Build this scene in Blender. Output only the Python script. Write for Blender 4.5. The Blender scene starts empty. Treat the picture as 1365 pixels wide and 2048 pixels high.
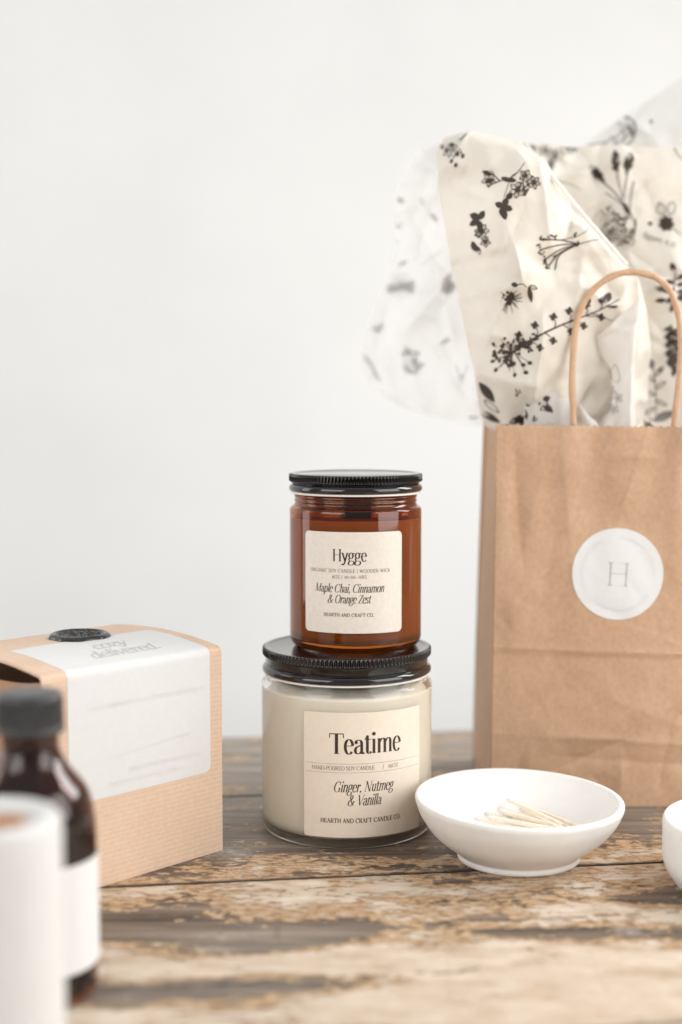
import bpy, bmesh, math, random
import numpy as np
from mathutils import Vector, Matrix
from mathutils.bvhtree import BVHTree

S = 0.001                      # everything below is written in millimetres
rnd = random.Random(7)
scene = bpy.context.scene
COL = scene.collection
PI = math.pi

# ------------------------------------------------------------------ camera numbers
CAM_H = 223.55
PITCH = 0.0798666
FPX = 2844.4

def at(px, py, Y):
    """point of the place at depth Y (mm in front of the camera) seen at photo position px, py"""
    a = (px - 682.5) / FPX
    b = (1024 - py) / FPX
    c, s = math.cos(PITCH), math.sin(PITCH)
    d = (a, c + b * s, -s + b * c)
    t = Y / d[1]
    return np.array((d[0] * t, Y, d[2] * t + CAM_H))

# ------------------------------------------------------------------ object helpers
def thing(name, label, cat, loc=(0, 0, 0), rotz=0.0, group=None):
    o = bpy.data.objects.new(name, None)
    COL.objects.link(o)
    o.empty_display_size = 0.01
    o.location = [v * S for v in loc]
    o.rotation_euler = (0, 0, rotz)
    o['label'] = label
    o['category'] = cat
    if group:
        o['group'] = group
    return o

def mesh_obj(name, verts, faces, mat, parent=None, smooth=True, sharp=40, attrs=None, loc=(0, 0, 0)):
    me = bpy.data.meshes.new(name)
    v = np.asarray(verts, dtype=float) * S
    me.from_pydata([tuple(p) for p in v], [], [tuple(int(i) for i in f) for f in faces])
    me.update()
    if attrs:
        for k, arr in attrs.items():
            at_ = me.attributes.new(k, 'FLOAT', 'POINT')
            at_.data.foreach_set('value', np.asarray(arr, dtype=np.float32))
    me.polygons.foreach_set('use_smooth', [smooth] * len(me.polygons))
    if smooth and sharp:
        me.set_sharp_from_angle(angle=math.radians(sharp))
    if mat:
        me.materials.append(mat)
    o = bpy.data.objects.new(name, me)
    COL.objects.link(o)
    o.location = [c * S for c in loc]
    if parent:
        o.parent = parent
    return o

def tag(o, label, cat, group=None, kind=None):
    if label: o['label'] = label
    if cat: o['category'] = cat
    if group: o['group'] = group
    if kind: o['kind'] = kind

def rounded(pts, n=5):
    """polyline of (r, z[, radius]) with filleted corners"""
    out = []
    P = [np.array(p[:2], float) for p in pts]
    R = [p[2] if len(p) > 2 else 0 for p in pts]
    for i, p in enumerate(P):
        if R[i] <= 0 or i == 0 or i == len(P) - 1:
            out.append(tuple(p)); continue
        a = P[i - 1] - p; b = P[i + 1] - p
        la, lb = np.linalg.norm(a), np.linalg.norm(b)
        k = min(R[i], la * .49, lb * .49)
        p0, p1 = p + a / la * k, p + b / lb * k
        for t in np.linspace(0, 1, n + 1):
            out.append(tuple((1 - t) ** 2 * p0 + 2 * t * (1 - t) * p + t * t * p1))
    return out

def lathe(prof, seg=128, knurl=None, wob=0.0):
    """prof: list of (r, z); r == 0 ends close the axis. knurl: list of (row amplitude) and count"""
    verts, faces, rows = [], [], []
    for i, (r, z) in enumerate(prof):
        if r < 1e-6:
            rows.append([len(verts)]); verts.append((0, 0, z)); continue
        ids = []
        for k in range(seg):
            a = 2 * PI * k / seg
            rr = r
            if knurl and knurl[0][i]:
                rr = r - knurl[0][i] * (0.5 - 0.5 * math.cos(a * knurl[1])) ** 0.8
            if wob:
                rr *= 1 + wob * (math.sin(2 * a + .7) * .6 + math.sin(3 * a + 2) * .4)
            ids.append(len(verts)); verts.append((rr * math.cos(a), rr * math.sin(a), z))
        rows.append(ids)
    for A, B in zip(rows[:-1], rows[1:]):
        if len(A) == 1 and len(B) == 1: continue
        for k in range(seg):
            k2 = (k + 1) % seg
            if len(A) == 1: faces.append((A[0], B[k2], B[k]))
            elif len(B) == 1: faces.append((A[k], A[k2], B[0]))
            else: faces.append((A[k], A[k2], B[k2], B[k]))
    return verts, faces

def fix_normals(o):
    bm = bmesh.new(); bm.from_mesh(o.data)
    bmesh.ops.recalc_face_normals(bm, faces=bm.faces)
    bm.to_mesh(o.data); bm.free()
    return o

# ------------------------------------------------------------------ value noise (numpy)
def _hash(ix, iy, seed):
    h = (ix.astype(np.int64) * 374761393 + iy.astype(np.int64) * 668265263 + seed * 1274126177) & 0x7fffffff
    h = ((h ^ (h >> 13)) * 1103515245) & 0x7fffffff
    h = (h ^ (h >> 16)) & 0xffff
    return h / 65535.0

def vnoise(x, y, seed=0):
    x = np.asarray(x, float); y = np.asarray(y, float)
    x0, y0 = np.floor(x), np.floor(y)
    fx, fy = x - x0, y - y0
    fx = fx * fx * (3 - 2 * fx); fy = fy * fy * (3 - 2 * fy)
    a = _hash(x0, y0, seed); b = _hash(x0 + 1, y0, seed)
    c = _hash(x0, y0 + 1, seed); d = _hash(x0 + 1, y0 + 1, seed)
    return (a * (1 - fx) + b * fx) * (1 - fy) + (c * (1 - fx) + d * fx) * fy

def fbm(x, y, oct=4, seed=0):
    s, a, t = 0, .5, 0
    for k in range(oct):
        s = s + a * vnoise(x * 2 ** k + 17.3 * k, y * 2 ** k - 9.1 * k, seed + k); t += a; a *= .5
    return s / t

# ------------------------------------------------------------------ materials
def new_mat(name):
    m = bpy.data.materials.new(name); m.use_nodes = True
    nt = m.node_tree
    return m, nt, nt.nodes['Principled BSDF']

def noise_node(nt, scale, detail=4, rough=.55, coord='Object', stretch=None, rot=None):
    tc = nt.nodes.new('ShaderNodeTexCoord')
    n = nt.nodes.new('ShaderNodeTexNoise')
    n.inputs['Scale'].default_value = scale
    n.inputs['Detail'].default_value = detail
    n.inputs['Roughness'].default_value = rough
    mp = nt.nodes.new('ShaderNodeMapping')
    if stretch: mp.inputs['Scale'].default_value = stretch
    if rot: mp.inputs['Rotation'].default_value = rot
    nt.links.new(tc.outputs[coord], mp.inputs['Vector'])
    nt.links.new(mp.outputs['Vector'], n.inputs['Vector'])
    return n

def ramp(nt, fac, stops):
    r = nt.nodes.new('ShaderNodeValToRGB')
    e = r.color_ramp.elements
    while len(e) < len(stops): e.new(.5)
    for i, (p, c) in enumerate(stops):
        e[i].position = p
        e[i].color = (*c, 1) if len(c) == 3 else c
    nt.links.new(fac, r.inputs['Fac'])
    return r

def mixc(nt, fac, a, b, mode='MIX'):
    m = nt.nodes.new('ShaderNodeMix'); m.data_type = 'RGBA'; m.blend_type = mode
    if isinstance(fac, (int, float)): m.inputs[0].default_value = fac
    else: nt.links.new(fac, m.inputs[0])
    for i, v in ((6, a), (7, b)):
        if isinstance(v, tuple): m.inputs[i].default_value = (*v, 1)
        else: nt.links.new(v, m.inputs[i])
    return m.outputs[2]

def math_n(nt, op, a, b=None, clamp=False):
    m = nt.nodes.new('ShaderNodeMath'); m.operation = op; m.use_clamp = clamp
    for i, v in ((0, a), (1, b)):
        if v is None: continue
        if isinstance(v, (int, float)): m.inputs[i].default_value = v
        else: nt.links.new(v, m.inputs[i])
    return m.outputs[0]

def bump(nt, bsdf, h, strength=.3, dist=.0005):
    b = nt.nodes.new('ShaderNodeBump')
    b.inputs['Strength'].default_value = strength
    b.inputs['Distance'].default_value = dist
    nt.links.new(h, b.inputs['Height'])
    nt.links.new(b.outputs['Normal'], bsdf.inputs['Normal'])

def simple(name, col, rough=.5, spec=.5, var=.06, scale=60, bmp=0, bdist=.0003, coat=0, metal=0, vcol=None):
    m, nt, b = new_mat(name)
    n = noise_node(nt, scale, 5)
    d = vcol or tuple(c * (1 - var * 2) for c in col)
    r = ramp(nt, n.outputs['Fac'], [(.3, d), (.7, tuple(min(1, c * (1 + var)) for c in col))])
    nt.links.new(r.outputs['Color'], b.inputs['Base Color'])
    b.inputs['Roughness'].default_value = rough
    b.inputs['Specular IOR Level'].default_value = spec
    b.inputs['Metallic'].default_value = metal
    b.inputs['Coat Weight'].default_value = coat
    if bmp: bump(nt, b, n.outputs['Fac'], bmp, bdist)
    return m

def glass_mat(name, col, rough=0.0, ior=1.5):
    m, nt, b = new_mat(name)
    n = noise_node(nt, 30, 2)
    r = ramp(nt, n.outputs['Fac'], [(.3, tuple(c * .96 for c in col)), (.7, col)])
    nt.links.new(r.outputs['Color'], b.inputs['Base Color'])
    b.inputs['Transmission Weight'].default_value = 1
    b.inputs['Roughness'].default_value = rough
    b.inputs['IOR'].default_value = ior
    return m

def wax_mat(name, col, rad=(6, 4, 2.5)):
    m, nt, b = new_mat(name)
    n = noise_node(nt, 35, 4)
    r = ramp(nt, n.outputs['Fac'], [(.3, tuple(c * .96 for c in col)), (.7, col)])
    nt.links.new(r.outputs['Color'], b.inputs['Base Color'])
    b.inputs['Subsurface Weight'].default_value = .5
    b.inputs['Subsurface Radius'].default_value = rad
    b.inputs['Subsurface Scale'].default_value = .001
    b.inputs['Roughness'].default_value = .6
    b.inputs['Specular IOR Level'].default_value = .1
    return m

def paper_mat(name, col, transl=.35, clear=0.0):
    m, nt, b = new_mat(name)
    n = noise_node(nt, 90, 5)
    r = ramp(nt, n.outputs['Fac'], [(.25, tuple(c * .95 for c in col)), (.75, col)])
    nt.links.new(r.outputs['Color'], b.inputs['Base Color'])
    b.inputs['Roughness'].default_value = .7
    b.inputs['Specular IOR Level'].default_value = .2
    t = nt.nodes.new('ShaderNodeBsdfTranslucent')
    nt.links.new(r.outputs['Color'], t.inputs['Color'])
    ms = nt.nodes.new('ShaderNodeMixShader'); ms.inputs[0].default_value = transl
    nt.links.new(b.outputs[0], ms.inputs[1]); nt.links.new(t.outputs[0], ms.inputs[2])
    nt.links.new(ms.outputs[0], nt.nodes['Material Output'].inputs['Surface'])
    if clear:                                   # thin tissue lets some light straight through
        tr = nt.nodes.new('ShaderNodeBsdfTransparent')
        m2_ = nt.nodes.new('ShaderNodeMixShader'); m2_.inputs[0].default_value = clear
        nt.links.new(ms.outputs[0], m2_.inputs[1]); nt.links.new(tr.outputs[0], m2_.inputs[2])
        nt.links.new(m2_.outputs[0], nt.nodes['Material Output'].inputs['Surface'])
    bump(nt, b, n.outputs['Fac'], .15, .0003)
    return m

def kraft_mat(name, dark, light, ribbed=False):
    m, nt, b = new_mat(name)
    n1 = noise_node(nt, 14, 5)
    n2 = noise_node(nt, 420, 3, stretch=(1, 1, 1) if ribbed else (1, 1, .8))
    f = math_n(nt, 'ADD', math_n(nt, 'MULTIPLY', n1.outputs['Fac'], .55), math_n(nt, 'MULTIPLY', n2.outputs['Fac'], .45))
    r = ramp(nt, f, [(.34, dark), (.66, light)])
    col = r.outputs['Color']
    h = n2.outputs['Fac']
    if ribbed:
        tc = nt.nodes.new('ShaderNodeTexCoord')
        w = nt.nodes.new('ShaderNodeTexWave'); w.bands_direction = 'Z'
        w.inputs['Scale'].default_value = 140; w.inputs['Distortion'].default_value = .8
        w.inputs['Detail'].default_value = 2; w.inputs['Detail Scale'].default_value = .6
        nt.links.new(tc.outputs['Object'], w.inputs['Vector'])
        col = mixc(nt, math_n(nt, 'MULTIPLY', w.outputs['Fac'], .20), col, tuple(c * .72 for c in dark))
        h = math_n(nt, 'ADD', math_n(nt, 'MULTIPLY', w.outputs['Fac'], -.6), n2.outputs['Fac'])
    nt.links.new(col, b.inputs['Base Color'])
    b.inputs['Roughness'].default_value = .55
    b.inputs['Specular IOR Level'].default_value = .3
    bump(nt, b, h, .18, .0003)
    return m

def wood_mat():
    m, nt, b = new_mat('worn_painted_wood')
    pa = nt.nodes.new('ShaderNodeAttribute'); pa.attribute_name = 'paint'
    ga = nt.nodes.new('ShaderNodeAttribute'); ga.attribute_name = 'grime'
    big = noise_node(nt, 17, 9, .66, stretch=(.55, 1, 1))
    fine = noise_node(nt, 75, 8, .72, stretch=(.45, 1, 1))
    tiny = noise_node(nt, 330, 6, .7, stretch=(.5, 1, 1))
    grain = noise_node(nt, 130, 8, .66, stretch=(.055, 1, 1))
    grain2 = noise_node(nt, 420, 5, .6, stretch=(.04, 1, 1))
    # bare wood
    g = math_n(nt, 'ADD', math_n(nt, 'MULTIPLY', grain.outputs['Fac'], .65), math_n(nt, 'MULTIPLY', grain2.outputs['Fac'], .35))
    wood = ramp(nt, g, [(.36, (.026, .018, .014)), (.47, (.10, .070, .050)), (.58, (.22, .165, .125)), (.70, (.34, .265, .205))])
    woodc = mixc(nt, math_n(nt, 'MULTIPLY', ga.outputs['Fac'], .75), wood.outputs['Color'],
                 ramp(nt, g, [(.36, (.19, .165, .135)), (.52, (.37, .325, .275)), (.66, (.51, .46, .40))]).outputs['Color'])
    # ochre under-layer
    och = ramp(nt, tiny.outputs['Fac'], [(.32, (.19, .10, .048)), (.46, (.39, .235, .12)), (.56, (.53, .365, .215)), (.68, (.63, .48, .32))])
    # cream top layer
    crm = ramp(nt, fine.outputs['Fac'], [(.30, (.37, .27, .18)), (.44, (.51, .40, .295)), (.56, (.60, .50, .395)), (.70, (.69, .615, .515))])
    cov = math_n(nt, 'ADD', pa.outputs['Fac'], math_n(nt, 'MULTIPLY', math_n(nt, 'SUBTRACT', fine.outputs['Fac'], .5), 1.25))
    cov = math_n(nt, 'ADD', cov, math_n(nt, 'MULTIPLY', math_n(nt, 'SUBTRACT', big.outputs['Fac'], .5), 1.9))
    cov = math_n(nt, 'ADD', cov, math_n(nt, 'MULTIPLY', math_n(nt, 'SUBTRACT', tiny.outputs['Fac'], .5), 1.0))
    m1 = ramp(nt, cov, [(.33, (0, 0, 0)), (.40, (1, 1, 1))])
    m2 = ramp(nt, cov, [(.55, (0, 0, 0)), (.66, (1, 1, 1))])
    c = mixc(nt, m1.outputs['Color'], woodc, och.outputs['Color'])
    c = mixc(nt, m2.outputs['Color'], c, crm.outputs['Color'])
    # pale chalky scuffs and orange stains
    sc1 = noise_node(nt, 26, 7, .7, stretch=(.7, 1, 1), rot=(0, 0, .9))
    scm = ramp(nt, sc1.outputs['Fac'], [(.60, (0, 0, 0)), (.70, (1, 1, 1))])
    c = mixc(nt, math_n(nt, 'MULTIPLY', scm.outputs['Color'], .5), c, (.62, .57, .51))
    st1 = noise_node(nt, 21, 5, .62, stretch=(.6, 1, 1), rot=(0, 0, -.4))
    stm_ = ramp(nt, st1.outputs['Fac'], [(.60, (0, 0, 0)), (.72, (1, 1, 1))])
    c = mixc(nt, math_n(nt, 'MULTIPLY', stm_.outputs['Color'], .45), c, (.50, .24, .10))
    # fine scratches across the grain
    sx = noise_node(nt, 240, 4, .6, stretch=(1, .05, 1), rot=(0, 0, .35))
    sxm = ramp(nt, sx.outputs['Fac'], [(.66, (0, 0, 0)), (.72, (1, 1, 1))])
    c = mixc(nt, math_n(nt, 'MULTIPLY', sxm.outputs['Color'], .4), c, (.09, .06, .04))
    # dark specks and scratches in the paint
    sp = noise_node(nt, 190, 3, .6, stretch=(.6, 1, 1))
    spm = ramp(nt, sp.outputs['Fac'], [(.67, (0, 0, 0)), (.74, (1, 1, 1))])
    c = mixc(nt, math_n(nt, 'MULTIPLY', spm.outputs['Color'], .7), c, (.10, .065, .045))
    ca = nt.nodes.new('ShaderNodeAttribute'); ca.attribute_name = 'crack'
    c = mixc(nt, ca.outputs['Fac'], c, (.035, .022, .015))
    nt.links.new(c, b.inputs['Base Color'])
    rr = ramp(nt, m1.outputs['Color'], [(0, (.5, .5, .5)), (1, (.42, .42, .42))])
    nt.links.new(rr.outputs['Color'], b.inputs['Roughness'])
    b.inputs['Specular IOR Level'].default_value = .35
    h = math_n(nt, 'ADD', math_n(nt, 'MULTIPLY', m1.outputs['Color'], .5), math_n(nt, 'MULTIPLY', m2.outputs['Color'], .4))
    h = math_n(nt, 'ADD', h, math_n(nt, 'MULTIPLY', g, .6))
    h = math_n(nt, 'ADD', h, math_n(nt, 'MULTIPLY', tiny.outputs['Fac'], .4))
    bump(nt, b, h, .8, .0008)
    return m

M = {}
M['wood'] = wood_mat()
M['wall'] = simple('white_wall_paint', (.82, .822, .815), .9, .2, .012, 9, .1, .0006)
M['amber'] = glass_mat('amber_glass', (.44, .125, .019))
M['amber_dark'] = glass_mat('dark_amber_glass', (.16, .042, .010))
M['clear'] = glass_mat('clear_glass', (1.0, .995, .985), 0.0, 1.36)
M['wax'] = wax_mat('cream_wax', (.995, .90, .765), (2.2, 1.8, 1.2))
M['wax_amber'] = wax_mat('wax_in_amber', (.70, .54, .33))
M['lid'] = simple('black_lacquered_metal', (.008, .006, .006), .09, .5, .1, 200, 0, 0, .35)
M['cap'] = simple('black_ribbed_plastic', (.042, .042, .044), .33, .5, .1, 200)
M['liner'] = simple('white_lid_liner', (.80, .76, .71), .5, .4, .03)
M['label_amber'] = simple('textured_label_paper', (.735, .67, .595), .38, .5, .03, 500, .12, .0002)
M['label_cream'] = simple('smooth_cream_label', (.79, .695, .58), .34, .55, .02, 300, .05, .0001)
M['label_white'] = simple('white_label_paper', (.69, .688, .682), .55, .4, .012, 300, .05, .0002)
M['ink'] = simple('dark_printing_ink', (.045, .030, .024), .5, .4, .2, 900)
M['ink_grey'] = simple('thin_grey_ink', (.30, .25, .215), .5, .4, .1, 900)
M['ink_pale'] = simple('pale_grey_ink', (.45, .43, .425), .6, .3, .05, 900)
M['ink_faint'] = simple('very_pale_ink', (.70, .69, .685), .6, .3, .03, 900)
M['ink_paper'] = paper_mat('brown_black_tissue_ink', (.085, .066, .056), .2)
M['ink_paper_mid'] = paper_mat('grey_tissue_ink', (.27, .25, .235), .25)
M['ink_paper_pale'] = paper_mat('tissue_ink_seen_through', (.55, .54, .53), .3)
M['ceramic'] = simple('white_stoneware', (.83, .82, .80), .62, .35, .015, 120, .08, .0003)
M['ceramic_gloss'] = simple('white_glazed_ceramic', (.64, .638, .628), .5, .4, .015, 60)
M['tissue'] = paper_mat('ivory_tissue', (.83, .78, .705), .26)
M['tissue_white'] = paper_mat('white_tissue', (.88, .87, .85), .45)
M['tissue_back'] = paper_mat('pale_back_tissue', (.70, .695, .675), .10)
M['tissue_thin'] = paper_mat('thin_see_through_tissue', (.87, .865, .855), .32, .40)
M['kraft_bag'] = kraft_mat('brown_kraft_paper', (.46, .29, .18), (.585, .385, .255))
M['kraft_box'] = kraft_mat('ribbed_kraft_board', (.655, .465, .335), (.755, .575, .435), True)
M['kraft_shaded'] = kraft_mat('shaded_kraft_board', (.34, .19, .11), (.44, .26, .155))  # box kraft darkened: the shade on the near end is in this colour
M['cord'] = kraft_mat('twisted_paper_cord', (.50, .31, .19), (.66, .44, .29))
M['seal'] = simple('black_sealing_wax', (.018, .018, .019), .2, .6, .2, 150, .1, .0004)
M['match'] = simple('pale_matchwood', (.88, .79, .67), .7, .2, .06, 200)
M['match_head'] = simple('pale_match_head', (.80, .76, .72), .8, .2, .06, 300)
M['wick'] = simple('brown_wooden_wick', (.06, .035, .02), .8, .2, .2, 200)
M['amber_liquid'] = glass_mat('brown_oil', (.55, .22, .06), 0, 1.45)
M['spot'] = simple('brown_content', (.42, .18, .07), .7, .3, .1, 100)

# ------------------------------------------------------------------ ink: strokes, letters, drawings
def resample(p, step):
    p = np.asarray(p, float)
    d = np.linalg.norm(np.diff(p, axis=0), axis=1)
    s = np.concatenate(([0], np.cumsum(d)))
    if s[-1] < 1e-9: return p[:1]
    n = max(2, int(math.ceil(s[-1] / step)) + 1)
    t = np.linspace(0, s[-1], n)
    return np.stack([np.interp(t, s, p[:, 0]), np.interp(t, s, p[:, 1])], 1)

def bez(a, b, c, d, n=20):
    t = np.linspace(0, 1, n)[:, None]
    a, b, c, d = map(np.array, (a, b, c, d))
    return (1 - t) ** 3 * a + 3 * t * (1 - t) ** 2 * b + 3 * t * t * (1 - t) * c + t ** 3 * d

def el(cx, cy, rx, ry, a0, a1, n=28):
    t = np.radians(np.linspace(a0, a1, n))
    return np.stack([cx + rx * np.cos(t), cy + ry * np.sin(t)], 1)

def smooth_line(pts, n=10):
    P = [np.array(p, float) for p in pts]
    if len(P) < 3: return np.array(P)
    P = [2 * P[0] - P[1]] + P + [2 * P[-1] - P[-2]]
    out = []
    for i in range(1, len(P) - 2):
        for t in np.linspace(0, 1, n, endpoint=False):
            out.append(.5 * (2 * P[i] + (P[i + 1] - P[i - 1]) * t + (2 * P[i - 1] - 5 * P[i] + 4 * P[i + 1] - P[i + 2]) * t * t
                             + (-P[i - 1] + 3 * P[i] - 3 * P[i + 1] + P[i + 2]) * t ** 3))
    out.append(P[-2])
    return np.array(out)

class Ink:
    def __init__(self):
        self.v = []; self.f = []
    def ribbon(self, p, w):
        p = np.asarray(p, float)
        if len(p) < 2: return
        t = np.gradient(p, axis=0)
        t /= np.linalg.norm(t, axis=1)[:, None] + 1e-12
        n = np.stack([-t[:, 1], t[:, 0]], 1)
        w = np.broadcast_to(np.asarray(w, float), (len(p),))[:, None] * .5
        b = len(self.v)
        for l, r in zip(p + n * w, p - n * w):
            self.v.append(tuple(l)); self.v.append(tuple(r))
        for i in range(len(p) - 1):
            k = b + 2 * i
            self.f.append((k, k + 1, k + 3, k + 2))
    def disc(self, x, y, rx, ry=None, rot=0, n=14):
        ry = ry or rx
        b = len(self.v)
        self.v.append((x, y))
        c, s = math.cos(rot), math.sin(rot)
        for k in range(n):
            a = 2 * PI * k / n
            u, w = rx * math.cos(a), ry * math.sin(a)
            self.v.append((x + u * c - w * s, y + u * s + w * c))
        for k in range(n):
            self.f.append((b, b + 1 + k, b + 1 + (k + 1) % n))
    def poly(self, pts):
        """fan from the centroid"""
        pts = np.asarray(pts, float)
        c = pts.mean(0); b = len(self.v)
        self.v.append(tuple(c))
        self.v += [tuple(p) for p in pts]
        n = len(pts)
        for k in range(n):
            self.f.append((b, b + 1 + k, b + 1 + (k + 1) % n))
    def obj(self, name, fmap, mat, parent):
        vs = [fmap(u, v) for u, v in self.v]
        good = [q is not None for q in vs]
        idx = {}; out = []
        for i, q in enumerate(vs):
            if q is not None:
                idx[i] = len(out); out.append(q)
        fs = [tuple(idx[i] for i in f) for f in self.f if all(good[i] for i in f)]
        return mesh_obj(name, out, fs, mat, parent, smooth=False)

XH = .70
def glyph(ch, TK, TN):
    """skeleton strokes in cap-height units: (points, mode) ; mode 'a' = pen contrast, number = fixed width; ('dot', x, y, r)"""
    L = []
    def V(x, y0, y1, w=None): L.append((np.array([(x, y0), (x, y1)]), w or TK))
    def H(x0, x1, y, w=None): L.append((np.array([(x0, y), (x1, y)]), w or TN))
    def D(a, b, w): L.append((np.array([a, b]), w))
    def A(p): L.append((p, 'a'))
    def sf(x, y, l=.1): H(x - l, x + l, y + (TN / 2 if y < .1 else -TN / 2))
    def dot(x, y, r=None): L.append(('dot', x, y, r or TK * .62))
    up = ch
    if ch == 'H': V(.15, 0, 1); V(.63, 0, 1); H(.15, .63, .52); [sf(x, y) for x in (.15, .63) for y in (0, 1)]; w = .78
    elif ch == 'T': V(.36, 0, 1, TK * 1.1); H(.03, .69, 1 - TN / 2, TN * 1.3); D((.045, 1), (.03, .78), TN * 1.3); D((.675, 1), (.69, .78), TN * 1.3); sf(.36, 0, .13); w = .70
    elif ch == 'A': D((.08, 0), (.36, 1), TN * 1.2); D((.34, 1), (.64, 0), TK); H(.17, .52, .34); sf(.08, 0, .08); sf(.64, 0, .1); w = .72
    elif ch == 'C': A(el(.40, .5, .32, .5, 48, 312)); D((.63, .98), (.63, .68), TN * 1.4); w = .72
    elif ch == 'D': V(.15, 0, 1); A(np.vstack([bez((.15, 1), (.5, 1.01), (.72, .88), (.72, .5)), bez((.72, .5), (.72, .12), (.5, -.01), (.15, 0))])); sf(.12, 0, .08); sf(.12, 1, .08); w = .80
    elif ch == 'E' or ch == 'F':
        V(.15, 0, 1); H(.06, .54, 1 - TN / 2); H(.15, .45, .52); D((.54, 1), (.55, .8), TN * 1.3); D((.45, .62), (.45, .42), TN * 1.2)
        if ch == 'E': H(.06, .56, TN / 2); D((.56, 0), (.575, .22), TN * 1.3)
        else: sf(.15, 0, .11)
        w = .62
    elif ch == 'G': A(el(.40, .5, .32, .5, 48, 300)); V(.62, .04, .40); sf(.62, .42, .1); D((.62, .98), (.62, .70), TN * 1.4); w = .78
    elif ch == 'I': V(.16, 0, 1); sf(.16, 0); sf(.16, 1); w = .32
    elif ch == 'K': V(.15, 0, 1); D((.15, .38), (.58, 1), TN * 1.3); D((.27, .55), (.64, 0), TK); sf(.15, 0); sf(.15, 1); sf(.64, 0, .08); sf(.58, 1, .08); w = .72
    elif ch == 'L': V(.15, 0, 1); sf(.15, 1); H(.06, .54, TN / 2); D((.54, 0), (.56, .25), TN * 1.3); w = .58
    elif ch == 'M': V(.12, 0, 1, TN * 1.3); D((.12, 1), (.42, .05), TK); D((.42, .05), (.74, 1), TN * 1.2); V(.74, 0, 1); sf(.12, 0, .08); sf(.74, 0); sf(.08, 1, .06); sf(.76, 1, .07); w = .90
    elif ch == 'N': V(.12, 0, 1, TN * 1.3); D((.10, 1), (.62, 0), TK); V(.63, 0, 1, TN * 1.3); sf(.12, 0, .08); sf(.63, 1, .08); sf(.08, 1, .06); w = .76
    elif ch == 'O': A(el(.40, .5, .32, .51, 0, 360, 44)); w = .80
    elif ch in 'PR':
        V(.15, 0, 1); A(np.vstack([bez((.15, .99), (.42, 1.01), (.56, .94), (.56, .74)), bez((.56, .74), (.56, .54), (.42, .47), (.15, .48))])); sf(.15, 0); sf(.12, 1, .08); w = .62
        if ch == 'R': D((.32, .49), (.62, 0), TK); sf(.64, 0, .07); w = .70
    elif ch == 'S': A(np.vstack([bez((.47, .80), (.42, 1.06), (.08, 1.06), (.09, .76)), bez((.09, .76), (.10, .50), (.50, .52), (.50, .25)), bez((.50, .25), (.50, -.07), (.12, -.07), (.07, .22))])); D((.48, .98), (.48, .76), TN * 1.2); D((.07, .02), (.07, .26), TN * 1.2); w = .58
    elif ch == 'U': A(np.vstack([[(.15, 1), (.15, .34)], bez((.15, .32), (.15, -.10), (.60, -.10), (.60, .34)), [(.60, .36), (.60, 1)]])); sf(.15, 1); sf(.60, 1, .08); w = .74
    elif ch == 'V': D((.07, 1), (.36, 0), TK); D((.36, 0), (.64, 1), TN * 1.2); sf(.07, 1, .1); sf(.64, 1, .08); w = .70
    elif ch == 'W': D((.07, 1), (.30, 0), TK); D((.30, 0), (.50, .95), TN * 1.2); D((.47, 1), (.70, 0), TK); D((.70, 0), (.92, 1), TN * 1.2); sf(.07, 1); sf(.92, 1, .08); w = .98
    elif ch == 'Y': D((.07, 1), (.34, .46), TK); D((.34, .46), (.60, 1), TN * 1.2); V(.34, 0, .5); sf(.34, 0); sf(.07, 1); sf(.6, 1, .08); w = .66
    elif ch == 'Z': H(.08, .54, 1 - TN / 2); D((.52, 1), (.10, 0), TK); H(.08, .56, TN / 2); D((.08, 1), (.07, .8), TN * 1.2); D((.56, 0), (.57, .22), TN * 1.2); w = .62
    elif ch == 'n' or ch == 'h' or ch == 'm':
        V(.13, 0, 1.05 if ch == 'h' else XH); sf(.13, 0, .09); D((.03, (1.05 if ch == 'h' else XH) - .03), (.13, (1.05 if ch == 'h' else XH)), TN)
        A(np.vstack([bez((.14, .50), (.20, .66), (.30, .72), (.36, .68)), bez((.36, .68), (.42, .64), (.42, .52), (.42, .46)), [(.42, .44), (.42, 0)]])); sf(.42, 0, .09); w = .54
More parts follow.
